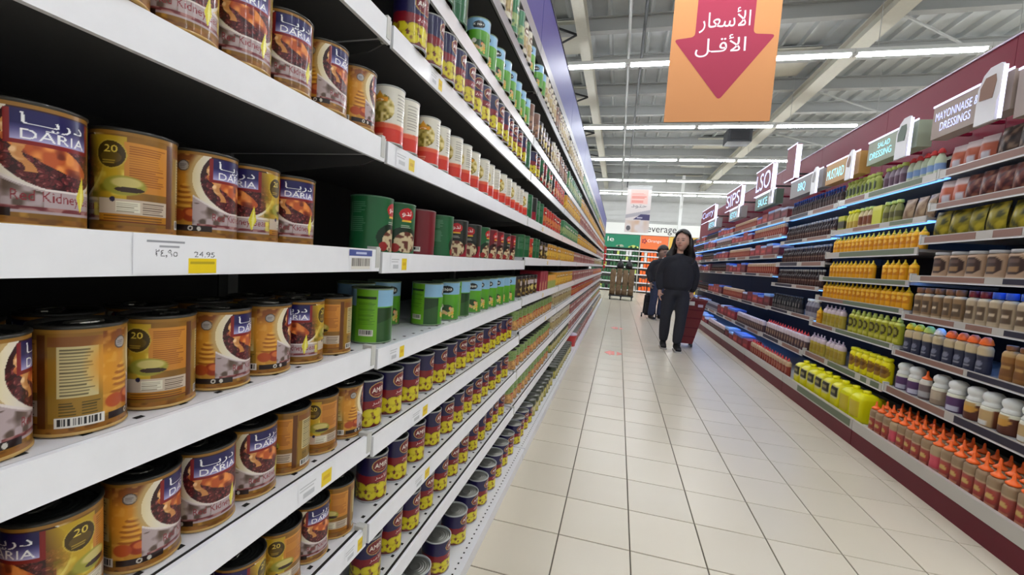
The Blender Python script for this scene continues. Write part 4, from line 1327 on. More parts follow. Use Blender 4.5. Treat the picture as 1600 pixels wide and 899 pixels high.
bottle('dark', GLASS, art_bands((40, 24, 26), [(0.86, 1.0, (70, 58, 60))], [('rect', 0.6, 1.4, 0.15, 0.5, (70, 42, 38)), ('rect', 0.75, 1.25, 0.36, 0.42, (140, 116, 100))]), [(0.012, 0), (0.013, 0.002), (0.013, 0.02), (0.011, 0.022)], 'shelf_grey', name='sauce_bottle', desc='dark brown sauce bottle', nv=18, nu=20)
bottle('darkB', GLASS, art_bands((52, 40, 44), [(0.82, 1.0, (44, 60, 120))], [('rect', 0.6, 1.4, 0.15, 0.5, (84, 66, 64))]), [(0.012, 0), (0.013, 0.002), (0.013, 0.02), (0.011, 0.022)], 'bluecap', name='sauce_bottle', desc='blue-capped dark bottle', nv=18, nu=20)
bottle('blackW', TALL, art_bands((30, 30, 34), [(0.1, 0.3, (90, 84, 84))], [('ell', 1.0, 0.55, 0.2, 0.12, (130, 126, 126))]), FLAT, 'black', name='sauce_bottle', desc='black sauce bottle', nu=20, nv=18)
bottle('greyW', TALL, art_bands((150, 146, 156), [(0.3, 0.7, (90, 84, 100))]), FLAT, 'white', name='sauce_bottle', desc='grey bottle with white cap', nu=20, nv=18)
bottle('rednoz', SQZ, art_bands((84, 62, 66), [(0.6, 1.0, (206, 190, 196))], [('ell', 1.0, 0.35, 0.2, 0.14, (140, 110, 90))]), NOZ, 'redcap', n=2.4, sx=0.8, name='sauce_bottle', desc='pale bottle with red nozzle', nu=20, nv=18)
bottle('ketch', SQZ, art_bands((140, 56, 48), [(0.66, 1.0, (190, 160, 130))], [('ell', 1.0, 0.4, 0.28, 0.2, (170, 96, 76))]), NOZ, 'redcap', n=2.4, sx=0.8, name='ketchup_bottle', desc='rusty bottle with red nozzle', nu=20, nv=18)
bottle('greenK', TALL, art_bands((176, 190, 96), [(0.88, 1, (206, 216, 130))], [('ell', 1.0, 0.5, 0.26, 0.26, (66, 76, 50))]), FLAT, 'greencap', name='dressing_bottle', desc='pale green bottle with dark label', nu=20, nv=18)
bottle('lilacB', TALL, art_bands((156, 140, 156), [(0.2, 0.6, (110, 84, 100))]), FLAT, 'greencap', name='dressing_bottle', desc='lilac bottle with green cap', nu=20, nv=18)
bottle('whiteR', TALL, art_bands((196, 208, 180), [(0.25, 0.55, (130, 160, 206))]), [(0.022, 0), (0.023, 0.004), (0.012, 0.03), (0.005, 0.036)], 'redcap', name='dressing_bottle', desc='pale bottle with red cone cap', nu=20, nv=18)
bottle('yellowS', TALL, art_bands((214, 206, 90), [(0.0, 0.5, (190, 160, 70))]), FLAT, 'lemon', name='dressing_bottle', desc='slim yellow bottle', nu=20, nv=18)
bottle('brownL', TALL, art_bands((206, 186, 140), [(0.2, 0.7, (130, 76, 52))]), FLAT, 'greencap', name='dressing_bottle', desc='bottle with brown label', nu=20, nv=18)
bottle('oliveS', TALL, art_bands((136, 136, 70), [(0.3, 0.6, (96, 92, 56))]), FLAT, 'oliveS' if 0 else 'greencap', name='dressing_bottle', desc='slim olive bottle', nu=20, nv=18)


def pouch(key, w, h, t, fn, desc, name='sauce_pouch', nx=10, nz=12):
    """a filled sachet: flat sealed top and bottom, swollen middle, faces -x"""
    V, F, C = [], [], []
    for side in (0, 1):
        b = len(V)
        for j in range(nz + 1):
            for i in range(nx + 1):
                u, v = i / nx, j / nz
                wob = 1 + 0.10 * math.sin(9 * u + 5 * v + 1)
                th = t * 0.5 * (math.sin(PI * min(max(v * 1.12 - 0.02, 0), 1)) ** 0.6 if 0.02 < v < 0.9 else 0.04) * (math.sin(PI * min(max(u, 0.02), 0.98)) ** 0.5) * wob
                V.append(((-1 if side == 0 else 1) * (th + 0.001), (0.5 - u) * w if side == 0 else (u - 0.5) * w, v * h))
                C.append(fn(u, v))
        for j in range(nz):
            for i in range(nx):
                a = b + j * (nx + 1) + i
                F.append((a, a + 1, a + nx + 2, a + nx + 1))
    me = cmesh(name, V, F, np.array(C, float), M['plastic_print'])
    PROD[key] = dict(me=me, cap=None, name=name, desc=desc, cat='pouch', r=w / 2, rx=t / 2, H=h, extra=None, V=np.array(V), F=F, C=np.array(C, float), capprof=None, capm=None)


def blot(base, dark, lite, sc=7, seed=1):
    r = random.Random(seed)
    ph = [r.uniform(0, 6) for _ in range(4)]

    def f(u, v):
        q = math.sin(sc * u + ph[0]) * math.sin(sc * 1.3 * v + ph[1]) + 0.6 * math.sin(2.1 * sc * u + ph[2] + 3 * v) * math.sin(1.7 * sc * v + ph[3])
        return dark if q > 0.45 else (lite if q < -0.5 else base)
    return f


pouch('pOlive', 0.13, 0.17, 0.06, blot((132, 120, 22), (62, 62, 20), (172, 154, 44), 7, 2), 'olive-yellow sauce pouch')
pouch('pRed', 0.098, 0.16, 0.05, blot((98, 46, 40), (58, 22, 26), (140, 92, 72), 9, 3), 'red-brown sauce pouch')
pouch('pOrange', 0.10, 0.16, 0.05, lambda u, v: (206, 200, 206) if v < 0.35 and 0.2 < u < 0.8 else ((176, 84, 54) if v < 0.75 else (214, 196, 196)), 'orange and white sauce pouch')
pouch('pDark', 0.115, 0.17, 0.06, blot((70, 52, 46), (34, 26, 26), (130, 108, 92), 9, 5), 'dark brown glossy pouch')
pouch('pTan', 0.10, 0.165, 0.05, blot((150, 124, 98), (120, 92, 70), (176, 150, 120), 6, 6), 'tan sauce pouch')

handle = MB()
hp = [(0.10, 0, 0.06), (0.125, 0, 0.07), (0.13, 0, 0.13), (0.115, 0, 0.17), (0.085, 0, 0.18)]
handle.path(hp, 0.011, M['lemon'], 8)
handle_me = handle.mesh('handle', smooth=True)

CNTB = {}


def far_prod(key, x, y, z, rz=0.0, cap=True):
    K = PROD[key]
    cs, sn = math.cos(rz), math.sin(rz)
    V = K['V']
    w = np.stack([V[:, 0] * cs - V[:, 1] * sn + x, V[:, 0] * sn + V[:, 1] * cs + y, V[:, 2] + z], -1)
    b = TB['n']
    TB['v'].append(w)
    TB['f'] += [[b + i for i in f] for f in K['F']]
    TB['c'].append(K['C'])
    TB['n'] += len(w)


NB = [0]


def rrow(b, s, items, depth=0.0, rowtx=''):
    z = (0.1509 if s == 'base' else RZL[b][s] - 0.0112)
    cnt = {}
    for key, y, *rest_ in sorted(items, key=lambda q: q[1]):
        K = PROD[key]
        rz = rest_[0] if rest_ else random.uniform(-0.12, 0.12)
        x = RXL[s] + 0.035 + K['rx'] + depth + random.uniform(-0.003, 0.003)
        cnt[K['desc']] = cnt.get(K['desc'], 0) + 1
        o = obj(K['name'], K['me'], None, (x, y, z), rz)
        if K['cat'] == 'pouch':
            o.rotation_euler = (0, random.uniform(0.04, 0.12), rz)
            o.location.z += 0.004
        if K['cap']:
            obj('cap', K['cap'], o)
        if K['cat'] == 'jug':
            obj('handle', handle_me, o)
        tag(o, '%s, %s%s from near end, %s, %s right bay' % (K['desc'], rowtx, ORD[cnt[K['desc']]], RSHN[b][s], BAYN[b]), K['cat'], '%ss on the %s of the %s right bay' % (K['desc'], RSHN[b][s], BAYN[b]))
        NB[0] += 1


def run(key, y0, y1, pitch, j=0.003):
    n = int((y1 - y0) / pitch + 1e-6) + 1
    return [(key, y0 + pitch * k + random.uniform(-j, j)) for k in range(n)]


# nearest right bay
base1 = run('cocktail', 2.10, 3.42, 0.0735)
base1 = [(('cocktailP' if i in (9, 14) else k), y) for i, (k, y) in enumerate(base1)]
rrow(0, 'base', base1)
rrow(0, 'base', run('cocktail', 2.14, 3.42, 0.0735), 0.085, 'second row, ')
rrow(0, 'base', run('cocktail', 2.50, 3.42, 0.0735), 0.17, 'third row, ')
rrow(0, 'A', [('dome_purple', 3.39), ('dome_purple', 3.27), ('orange_small', 3.165), ('dome_beige', 3.06), ('dome_purple', 2.93), ('dome_brown', 2.80), ('dome_cream', 2.70), ('dome_brown', 2.59), ('dome_cream', 2.48), ('dome_green', 2.37), ('dome_brown', 2.25), ('dome_beige', 2.14)])
rrow(0, 'B', [('navyY', 3.41), ('navyY', 3.33), ('navyG', 3.24), ('navyW', 3.15), ('navyO', 3.05), ('navyO', 2.97), ('navyO', 2.89), ('navyO', 2.81)] + run('brownB', 2.10, 2.72, 0.08))
rrow(0, 'C', run('beigeN', 3.07, 3.42, 0.085) + run('beigeR', 2.90, 2.98, 0.08) + run('beigeBl', 2.65, 2.82, 0.085) + run('beigeG', 2.48, 2.57, 0.085) + run('brownB', 2.08, 2.40, 0.08))
rrow(0, 'D', run('tubB', 2.75, 3.40, 0.135) + run('tubW', 2.15, 2.62, 0.135))
rrow(0, 'E', run('pOlive', 2.12, 3.40, 0.14))
rrow(0, 'F', [('pOrange', 3.40, 0.3), ('pOrange', 3.29, 0.25)] + [('pRed', 2.12 + 0.107 * k, 0.2) for k in range(11)])
rrow(0, 'G', [('pOrange', 3.39, 0.2), ('pOrange', 3.28, 0.2), ('pOrange', 3.17, 0.2)] + [('pDark', 2.12 + 0.13 * k, 0.1) for k in range(8)])
# second right bay
rrow(1, 'base', [('jugP', 3.58, 0.05), ('jugP', 3.725, 0.05)] + [('jug', 3.87 + 0.145 * k, random.uniform(-.05, .05)) for k in range(6)])
rrow(1, 'A', run('yellowL', 3.55, 4.06, 0.088) + run('lilacY', 4.17, 4.40, 0.074) + run('lilacY', 4.50, 4.74, 0.074))
rrow(1, 'B', run('olive', 3.53, 4.20, 0.076) + run('lilacY', 4.29, 4.62, 0.076) + [('mustard', 4.72)])
rrow(1, 'C', run('mustard', 3.53, 4.75, 0.066))
rrow(1, 'D', [('mustard', 3.53)] + run('mustard', 3.64, 3.86, 0.066) + run('mustard', 4.02, 4.74, 0.066))
rrow(1, 'E', run('mustard', 3.53, 4.74, 0.066))
rrow(1, 'F', run('pTan', 3.54, 3.80, 0.115) + run('oliveS', 3.89, 4.03, 0.07) + run('brownL', 4.26, 4.40, 0.066) + run('yellowS', 4.47, 4.60, 0.062))
rrow(1, 'G', run('whiteR', 3.56, 3.84, 0.07) + run('lilacB', 3.93, 4.20, 0.068) + run('greenK', 4.28, 4.74, 0.064))
# third right bay
for s, k in (('G', 'darkB'), ('F', 'dark'), ('E', 'dark'), ('D', 'dark')):
    rrow(2, s, run(k, 4.84, 6.05, 0.0585))
rrow(2, 'C', run('greyW', 4.85, 5.1, 0.07) + run('blackW', 5.25, 6.05, 0.08))
rrow(2, 'A', run('rednoz', 4.85, 6.05, 0.076))
rrow(2, 'base', run('ketch', 4.86, 6.04, 0.078))

# cartons on the seventh shelf of the second right bay
zf = RZL[1]['F'] - 0.0112
for k in range(4):
    carton('sauce_carton', 2.045, 2.14, 4.655 - 0.001 - 0.0 + 0.0 * k + (0.028 * k), 4.680 + 0.028 * k, zf, zf + 0.15, lambda q, u, v: (64, 60, 40) if 0.2 < v < 0.75 else (196, 196, 60),
           'slim black and yellow carton, %s from near end, seventh shelf, second right bay' % ORD[k + 1], 'carton', 'slim cartons on the seventh shelf')
carton('sauce_carton', 2.045, 2.16, 4.075, 4.20, zf, zf + 0.17, lambda q, u, v: (206, 206, 60) if v < 0.8 else (220, 220, 110), 'large plain yellow carton on the seventh shelf, second right bay', 'carton')

# farther right bays: one mass of bottles, one mass of dark red packs
FK = {'G': ['darkB', 'ketch', 'dark'], 'F': ['ketch', 'dark', 'rednoz'], 'E': ['dark', 'ketch', 'greyW'], 'D': ['ketch', 'rednoz', 'dark'], 'C': ['dark', 'ketch', 'blackW'], 'A': ['rednoz', 'ketch', 'greyW'], 'base': ['ketch', 'rednoz', 'dark']}
for b in range(3, 9):
    for s, ks in FK.items():
        z = (0.151 if s == 'base' else RZL[b][s] - 0.011)
        if (b + 'GFEDCAbase'.index(s[0])) % 2:
            n = 5
            for k in range(n):
                y0 = RB[b] + 0.04 + k * 0.25
                hh = random.choice((0.13, 0.15, 0.17))
                colr = random.choice([(120, 30, 40), (140, 44, 50), (96, 34, 40), (150, 60, 56)])
                tr = random.choice([(150, 190, 240), (90, 130, 220), (200, 210, 240), colr])  # blue-white shelf light put into the colour of the pack tops
                carton('sauce_pack', RXL[s] + 0.03, RXL[s] + 0.2, y0, y0 + 0.235, z + 0.0008, z + hh,
                       lambda q, u, v, a=colr, t=tr: (t if q == 'top' or v > 0.82 else (tuple(np.array(a) * 1.35) if 0.3 < v < 0.55 and 0.2 < u < 0.8 else a)),
                       'dark red shrink-wrapped pack, %s from near end, %s, %s right bay' % (ORD[k + 1], RSHN[b][s], BAYN[b]), 'pack', 'shrink-wrapped packs in the %s right bay' % BAYN[b])
        else:
            key = ks[b % 3]
            for y in np.arange(RB[b] + 0.06, RB[b + 1] - 0.04, 0.078):
                far_prod(key, RXL[s] + 0.035 + PROD[key]['rx'], y, z)
fo = obj('sauce_bottles', cmesh('sauce_bottles', np.concatenate(TB['v']), TB['f'], np.concatenate(TB['c']), M['plastic_print']))
tag(fo, 'dense rows of red and brown bottles filling the far right bays', 'bottles', kind='stuff')


# ------------------------------------------------------------------ lettering as thin meshes
def text_mesh(mb, s, m, org, u, v, w, h, depth=0.002):
    """s laid in the plane spanned by unit vectors u, v at org, fitted to w x h"""
    vv, tr, _ = glyph(s)
    org, u, v = Vector(org), Vector(u).normalized(), Vector(v).normalized()
    nrm = u.cross(v)
    pts = [org + u * (p[0] * w) + v * (p[1] * h) + nrm * depth for p in vv]
    mb.add(pts, [tuple(t) for t in tr], m)


# backlit signs over the right shelving (they face the aisle)
def sign(y0, y1, z0, z1, bm, lines, lm, label, plaque=None, silh=None, x=2.0):
    t = empty('category_sign', (x, y0, z0))
    tag(t, label, 'sign', 'category signs over the sauce shelving')
    rl = lambda a: a - y0
    rz_ = lambda a: a - z0
    MB().box(0, 0.09, 0, y1 - y0, 0, z1 - z0, bm).build('board', t)
    MB().box(-0.006, -0.0005, 0, y1 - y0, z1 - z0, z1 - z0 + 0.012, M['edge_lit']).build('lit_edge', t)
    for yy in (0.05, y1 - y0 - 0.07):
        MB().box(0.091, 0.35, yy, yy + 0.02, 0.09, 0.11, M['red_head']).build('bracket', t)
    for txt, a, b, c, d in lines:
        mb = MB()
        text_mesh(mb, txt, lm, (0, rl(b), rz_(c)), (0, -1, 0), (0, 0, 1), b - a, d - c, 0.003)
        mb.build('lettering', t)
    if plaque:
        p0, p1, q0, q1 = plaque
        pts = [(rl(p0) + 0.02, rz_(q0)), (rl(p1), rz_(q0)), (rl(p1), rz_(q1) - 0.10), (rl(p1) - 0.03, rz_(q1) - 0.03), (rl(p1) - 0.07, rz_(q1)), (rl(p0) + 0.02, rz_(q1)), (rl(p0), rz_(q1) - 0.03), (rl(p0), rz_(q1) - 0.16), (rl(p0) + 0.02, rz_(q1) - 0.2)]
        pl = MB().prism(pts, -0.05, -0.035, M['shelf_white']).build('plaque', t, fix=True)
        MB().box(-0.052, -0.034, rl(p0) - 0.006, rl(p0) - 0.0005, rz_(q0), rz_(q1) - 0.02, M['edge_lit']).build('lit_edge', pl)
        c0, c1 = rl(p0) + 0.035, rl(p1) - 0.02
        mz, tz = rz_(q0) + (q1 - q0) * 0.42, rz_(q1) - 0.05
        MB().prism([(c0 + 0.015, mz), (c1, mz + 0.01), (c1, tz - 0.05), (c1 - 0.03, tz), (c0 + 0.01, tz), (c0, tz - 0.04)], -0.0525, -0.0505, silh).build('silhouette', pl, fix=True)
    return t


M['sg_brown'] = mat('taupe_sign_board', (164, 148, 138), 0.5)
M['sg_green'] = mat('sage_sign_board', (160, 172, 150), 0.5)
M['sg_orange'] = mat('ochre_sign_board', (196, 150, 84), 0.5)
M['sg_grey'] = mat('grey_sign_board', (150, 146, 146), 0.5)
M['sg_dkgreen'] = mat('dark_green_silhouette', (84, 104, 90), 0.5)
M['sg_dkbrown'] = mat('brown_silhouette', (134, 100, 84), 0.5)
sign(2.93, 3.53, 2.185, 2.40, M['sg_brown'], [('MAYONNAISE &', 3.155, 3.50, 2.30, 2.355), ('DRESSINGS', 3.20, 3.45, 2.225, 2.28)], M['letter_lilac'],
     'taupe sign lettered MAYONNAISE over brown pouches, nearest right bay', (2.93, 3.09, 2.135, 2.445), M['sg_dkbrown'])
sign(2.60, 2.90, 2.12, 2.375, M['sg_brown'], [], M['letter_lilac'], 'blank taupe sign box at the near end over the right shelving')
sign(3.67, 4.29, 2.185, 2.375, M['sg_green'], [('SALAD', 3.99, 4.15, 2.30, 2.342), ('DRESSING', 3.96, 4.25, 2.225, 2.28)], M['letter_lit'],
     'sage green sign with lit cyan lettering, second right bay', (3.67, 3.82, 2.12, 2.41), M['sg_dkgreen'])
sign(4.41, 5.03, 2.155, 2.355, M['sg_orange'], [('MUSTARD', 4.67, 5.0, 2.20, 2.295)], M['letter_lit'],
     'ochre sign lettered MUSTARD, over the second and third right bays', (4.42, 4.53, 2.11, 2.37), M['sg_dkbrown'])
sign(5.10, 5.95, 2.16, 2.36, M['sg_grey'], [('BBQ', 5.52, 5.72, 2.20, 2.31)], M['letter_lit'], 'grey sign lettered BBQ over the dark bottles, third right bay', (5.12, 5.24, 2.10, 2.38), M['sg_grey'])
sign(6.45, 7.35, 2.19, 2.39, M['sg_dkgreen'], [('SAUCE', 6.8, 7.2, 2.23, 2.34)], M['letter_lit'], 'dark grey-green sign lettered SAUCE, fourth right bay', (6.45, 6.58, 2.19, 2.42), M['sg_grey'])
sign(8.1, 8.95, 2.19, 2.39, M['sg_grey'], [('KETCHUP', 8.25, 8.85, 2.23, 2.34)], M['letter_lit'], 'grey sign lettered KETCHUP, fifth right bay', (8.1, 8.22, 2.19, 2.42), M['sg_grey'])
sign(9.9, 10.9, 2.19, 2.39, M['sg_grey'], [('KETCHUP', 10.1, 10.8, 2.23, 2.34)], M['letter_lit'], 'grey sign lettered KETCHUP, sixth right bay', (9.9, 10.0, 2.19, 2.42), M['sg_grey'])
# maroon blade signs with lit edges standing over the shelving further along
for k, (y, zt, tx, ln) in enumerate(((5.95, 2.84, None, 0.30), (6.75, 2.80, 'LSO', 0.75), (8.3, 2.78, 'SIPS', 1.1), (10.4, 2.74, 'Curry', 1.5))):
    t = empty('brand_sign', (2.02, y, 2.43))
    tag(t, ('plain maroon sign panel with lit white edge over the third right bay', 'maroon sign with outlined letters LSO over the fourth right bay', 'maroon sign with outlined letters SIPS over the fifth right bay', 'maroon sign with outlined cursive letters over the sixth right bay')[k], 'sign', 'maroon signs with lit edges')
    MB().box(0, 0.05, 0, ln, 0.0, zt - 2.42, M['red_head']).build('board', t)
    MB().box(-0.008, -0.0005, -0.008, ln, zt - 2.42, zt - 2.41, M['edge_lit']).box(-0.008, -0.0005, 0, ln, -0.012, 0, M['edge_lit']).box(-0.008, 0.05, -0.009, -0.001, 0, zt - 2.43, M['edge_lit']).build('lit_edge', t, kind='stuff')
    for yy in (0.05, ln - 0.07):
        MB().box(0.051, 0.334, yy, yy + 0.02, 0.05, 0.07, M['black']).build('bracket', t)
    if tx:
        mb = MB()
        text_mesh(mb, tx, M['letter_lilac'], (0, ln * 0.95, 0.06), (0, -1, 0), (0, 0, 1), ln * 0.85, zt - 2.42 - 0.12, 0.003)
        mb.build('lettering', t)

# ------------------------------------------------------------------ hanging banners
t = empty('promotion_banner', (0.89, 5.0, 0))
tag(t, 'large orange banner with raspberry arrow and Arabic lettering hanging over the aisle', 'banner')
bx0, bx1, bz0, bz1 = -0.54, 0.52, 2.815, 4.40
MB().box(bx0, bx1, 0, 0.012, bz0, bz1, M['ban_orange']).build('cloth', t)


def rounded(pts, r=0.05, n=5):
    out = []
    m = len(pts)
    for i in range(m):
        p0, p1, p2 = Vector(pts[i - 1]), Vector(pts[i]), Vector(pts[(i + 1) % m])
        a, b = p1 + (p0 - p1).normalized() * r, p1 + (p2 - p1).normalized() * r
        for k in range(n + 1):
            q = k / n
            out.append(tuple((a * (1 - q) + p1 * q) * (1 - q) + (p1 * (1 - q) + b * q) * q))
    return out


ar = [(-0.30, 4.36), (-0.30, 3.72), (-0.515, 3.70), (0.0, 3.04), (0.49, 3.70), (0.275, 3.72), (0.275, 4.36)]
amb = MB()
rp = rounded(ar, 0.045)
amb.add([(x, -0.002, z) for x, z in rp], [tuple(range(len(rp)))], M['ban_pink'])
am = amb.mesh('arrow')
bm = bmesh.new()
bm.from_mesh(am)
bmesh.ops.triangulate(bm, faces=bm.faces)
bm.to_mesh(am)
bm.free()
obj('arrow', am, t)
mb = MB()
text_mesh(mb, AR_PRICES, M['letter_pink'], (-0.265, 0, 3.755), (1, 0, 0), (0, 0, 1), 0.50, 0.245, 0.004)
mb.build('lettering', t)
mb = MB()
text_mesh(mb, AR_LOWEST, M['letter_pink'], (-0.285, 0, 3.50), (1, 0, 0), (0, 0, 1), 0.50, 0.225, 0.004)
mb.build('lettering', t)
rod = MB().tube((bx0, 0.006, bz1 + 0.012), (bx1, 0.006, bz1 + 0.012), 0.012, M['housing'], 8)
for x in (bx0 + 0.1, bx1 - 0.1):
    rod.tube((x, 0.006, bz1 + 0.02), (x, 0.006, 5.75), 0.003, M['wire'], 4)
rod.build('hanger', t)

t = empty('small_banner', (0.46, 14.3, 0))
tag(t, 'pale poster with pink lettering hanging low at the far end of the aisle', 'banner')
c = Cv(90, 110, 0.8, (214, 206, 202))
c.rect(0, 0.8, 0.93, 1, (176, 176, 174))
c.rect(0.12, 0.68, 0.62, 0.92, (226, 186, 176))
for k, y in enumerate((0.86, 0.79, 0.70)):
    c.lines(0.16, 0.64, y - 0.05, y, 2, (214, 110, 96), k, 0.8, 0.6)
c.text('\ufea9\ufeee\ufe98\ufea3', 0.16, 0.52, 0.66, 0.60, (96, 90, 96))
c.poly([(0, 0.38), (0.8, 0.5), (0.8, 0.42), (0, 0.3)], (170, 166, 170))
c.poly([(0.25, 0.28), (0.8, 0.27), (0.8, 0.40), (0.5, 0.40)], (62, 56, 96))
c.lines(0.38, 0.62, 0.31, 0.36, 1, (226, 222, 230), 3)
c.put((c.y < 0.26) * np.clip((c.noise(8, 9, 3) - 0.35) * 2, 0, 1), (206, 176, 150))
c.ell(0.12, 0.09, 0.07, 0.055, (96, 92, 96))
nu, nv = c.W, c.H
V = [(-0.38 + 0.76 * i / (nu - 1), 0, 2.33 + 1.5 * j / (nv - 1)) for j in range(nv) for i in range(nu)]
F = [(j * nu + i, j * nu + i + 1, (j + 1) * nu + i + 1, (j + 1) * nu + i) for j in range(nv - 1) for i in range(nu - 1)]
obj('poster', cmesh('poster', V, F, c.c.reshape(-1, 3), M['matte_print'], False), t)
MB().tube((-0.39, 0, 3.842), (0.39, 0, 3.842), 0.01, M['housing']).tube((-0.2, 0, 3.85), (-0.2, 0, 5.75), 0.003, M['wire'], 4).tube((0.2, 0, 3.85), (0.2, 0, 5.75), 0.003, M['wire'], 4).build('hanger', t)

# ------------------------------------------------------------------ beverage wall at the end of the aisle
BY = 20.4
t = empty('beverage_fixture', (0, BY, 0))
tag(t, 'shelving under the white Beverage fascia at the end of the aisle', 'shelving')
MB().box(-2.6, 4.4, 0.5, 0.55, 0, 3.3, M['wall']).build('back_panel', t)
MB().box(-2.6, 4.4, -0.02, 0.02, 2.72, 3.25, M['white_panel']).box(-2.6, 4.4, 0.02, 0.5, 2.72, 2.75, M['white_panel']).build('fascia', t)
mb = MB()
text_mesh(mb, 'Beverage', M['letter_dark'], (0.92, -0.021, 2.77), (1, 0, 0), (0, 0, 1), 1.5, 0.42, 0.003)
mb.build('lettering', t)
for x0, x1, m in ((-2.0, 0.84, 'green_panel'), (0.9, 2.12, 'orange_panel'), (2.16, 3.6, 'yellow_panel')):
    p = MB().box(x0, x1, 0.0, 0.03, 2.08, 2.70, M[m]).build('category_panel', t)
    if m == 'green_panel':
        mb = MB()
        text_mesh(mb, 'le', M['letter_white'], (-0.62, 0, 2.36), (1, 0, 0), (0, 0, 1), 0.3, 0.22, 0.003)
        mb.build('lettering', p)
        cl = MB()
        for cx, cz, r in ((0.6, 2.1, 0.16), (0.45, 2.1, 0.1), (0.74, 2.1, 0.1), (0.02, 2.12, 0.14), (-0.12, 2.12, 0.1)):
            cl.prism([(cx + r * math.cos(a), cz + r * 0.8 * math.sin(a)) for a in np.linspace(0, PI, 9)], -0.012, -0.002, M['greencap'] if cz == 2.1 else M['sg_green'], 'xz')
        cl.build('cloud_shape', p, kind='stuff', fix=True)
    if m == 'orange_panel':
        mb = MB()
        text_mesh(mb, 'Orange', M['letter_white'], (1.2, 0, 2.36), (1, 0, 0), (0, 0, 1), 0.62, 0.17, 0.003)
        mb.build('lettering', p)
        f5 = MB()
        for a in range(5):
            f5.lathe([(0.01, 0), (0.045, 0.0)], M['redcap'], 8, c=(1.06 + 0.07 * math.cos(a * 1.257), -0.001, 2.42 + 0.0))
        f5 = MB()
        for a in range(5):
            cx, cz = 1.06 + 0.08 * math.cos(a * 1.257), 2.44 + 0.08 * math.sin(a * 1.257)
            f5.prism([(cx + 0.04 * math.cos(q), cz + 0.04 * math.sin(q)) for q in np.linspace(0, 2 * PI, 9)[:-1]], -0.01, -0.002, M['ban_pink'], 'xz')
        f5.build('flower_shape', p, kind='stuff', fix=True)
for k, z in enumerate((0.12, 0.5, 0.88, 1.2, 1.5, 1.75, 1.98)):
    for x0, x1 in ((-2.0, 0.86), (0.9, 2.12), (2.16, 3.6)):
        MB().box(x0, x1, 0.0, 0.49, z - 0.03, z, M['shelf_white']).box(x0, x1, -0.006, 0.0, z - 0.05, z, M['rail']).build('shelf', t)
for x in (-2.03, 0.865, 2.13, 3.61):
    MB().box(x, x + 0.03, 0.0, 0.49, 0, 2.7, M['beam']).build('side_panel', t)
nb = MB()
for z in (0.12, 0.5, 0.88, 1.2, 1.5, 1.75):
    for x in np.arange(-1.95, 3.5, 0.14):
        if 0.75 < x < 0.95 or 2.0 < x < 2.2:
            continue
        m = 'darkgreen' if x < 0.8 else ('orange' if x < 2.1 else 'yellow')
        if random.random() < 0.25:
            m = random.choice(['black', 'white', 'orange' if x > 0.8 else 'greencap'])
        nb.box(x, x + 0.11, BY + 0.03, BY + 0.25, z + 0.001, z + random.uniform(0.16, 0.2), M[m])
o = nb.build('drink_cartons', kind='stuff')
tag(o, 'green and orange drink packs filling the end shelving', 'drinks')

# ------------------------------------------------------------------ red floor stickers
for y, x0, lb in ((5.72, -0.09, 'red arrow sticker on the floor tiles, nearer of the two'), (8.1, -0.05, 'red arrow sticker on the floor tiles, farther of the two')):
    mb = MB()
    mb.prism([(x0, y), (x0 + 0.085, y + 0.16), (x0 + 0.085, y - 0.16)], 0.0004, 0.0012, M['redfloor'], 'xy')
    mb.prism([(x0 + 0.09, y + 0.12), (x0 + 0.135, y + 0.12), (x0 + 0.135, y - 0.12), (x0 + 0.09, y - 0.12)], 0.0004, 0.0012, M['redfloor'], 'xy')
    mb.prism([(x0 + 0.24, y), (x0 + 0.165, y + 0.13), (x0 + 0.165, y - 0.13)], 0.0004, 0.0012, M['redfloor'], 'xy')
    o = mb.build('floor_sticker', fix=True)
    tag(o, lb, 'sticker', 'floor stickers')


# ------------------------------------------------------------------ people
def evaluated(o, name):
    dg = bpy.context.evaluated_depsgraph_get()
    dg.update()
    me = bpy.data.meshes.new_from_object(o.evaluated_get(dg))
    me.name = name
    bpy.data.objects.remove(o)
    return me


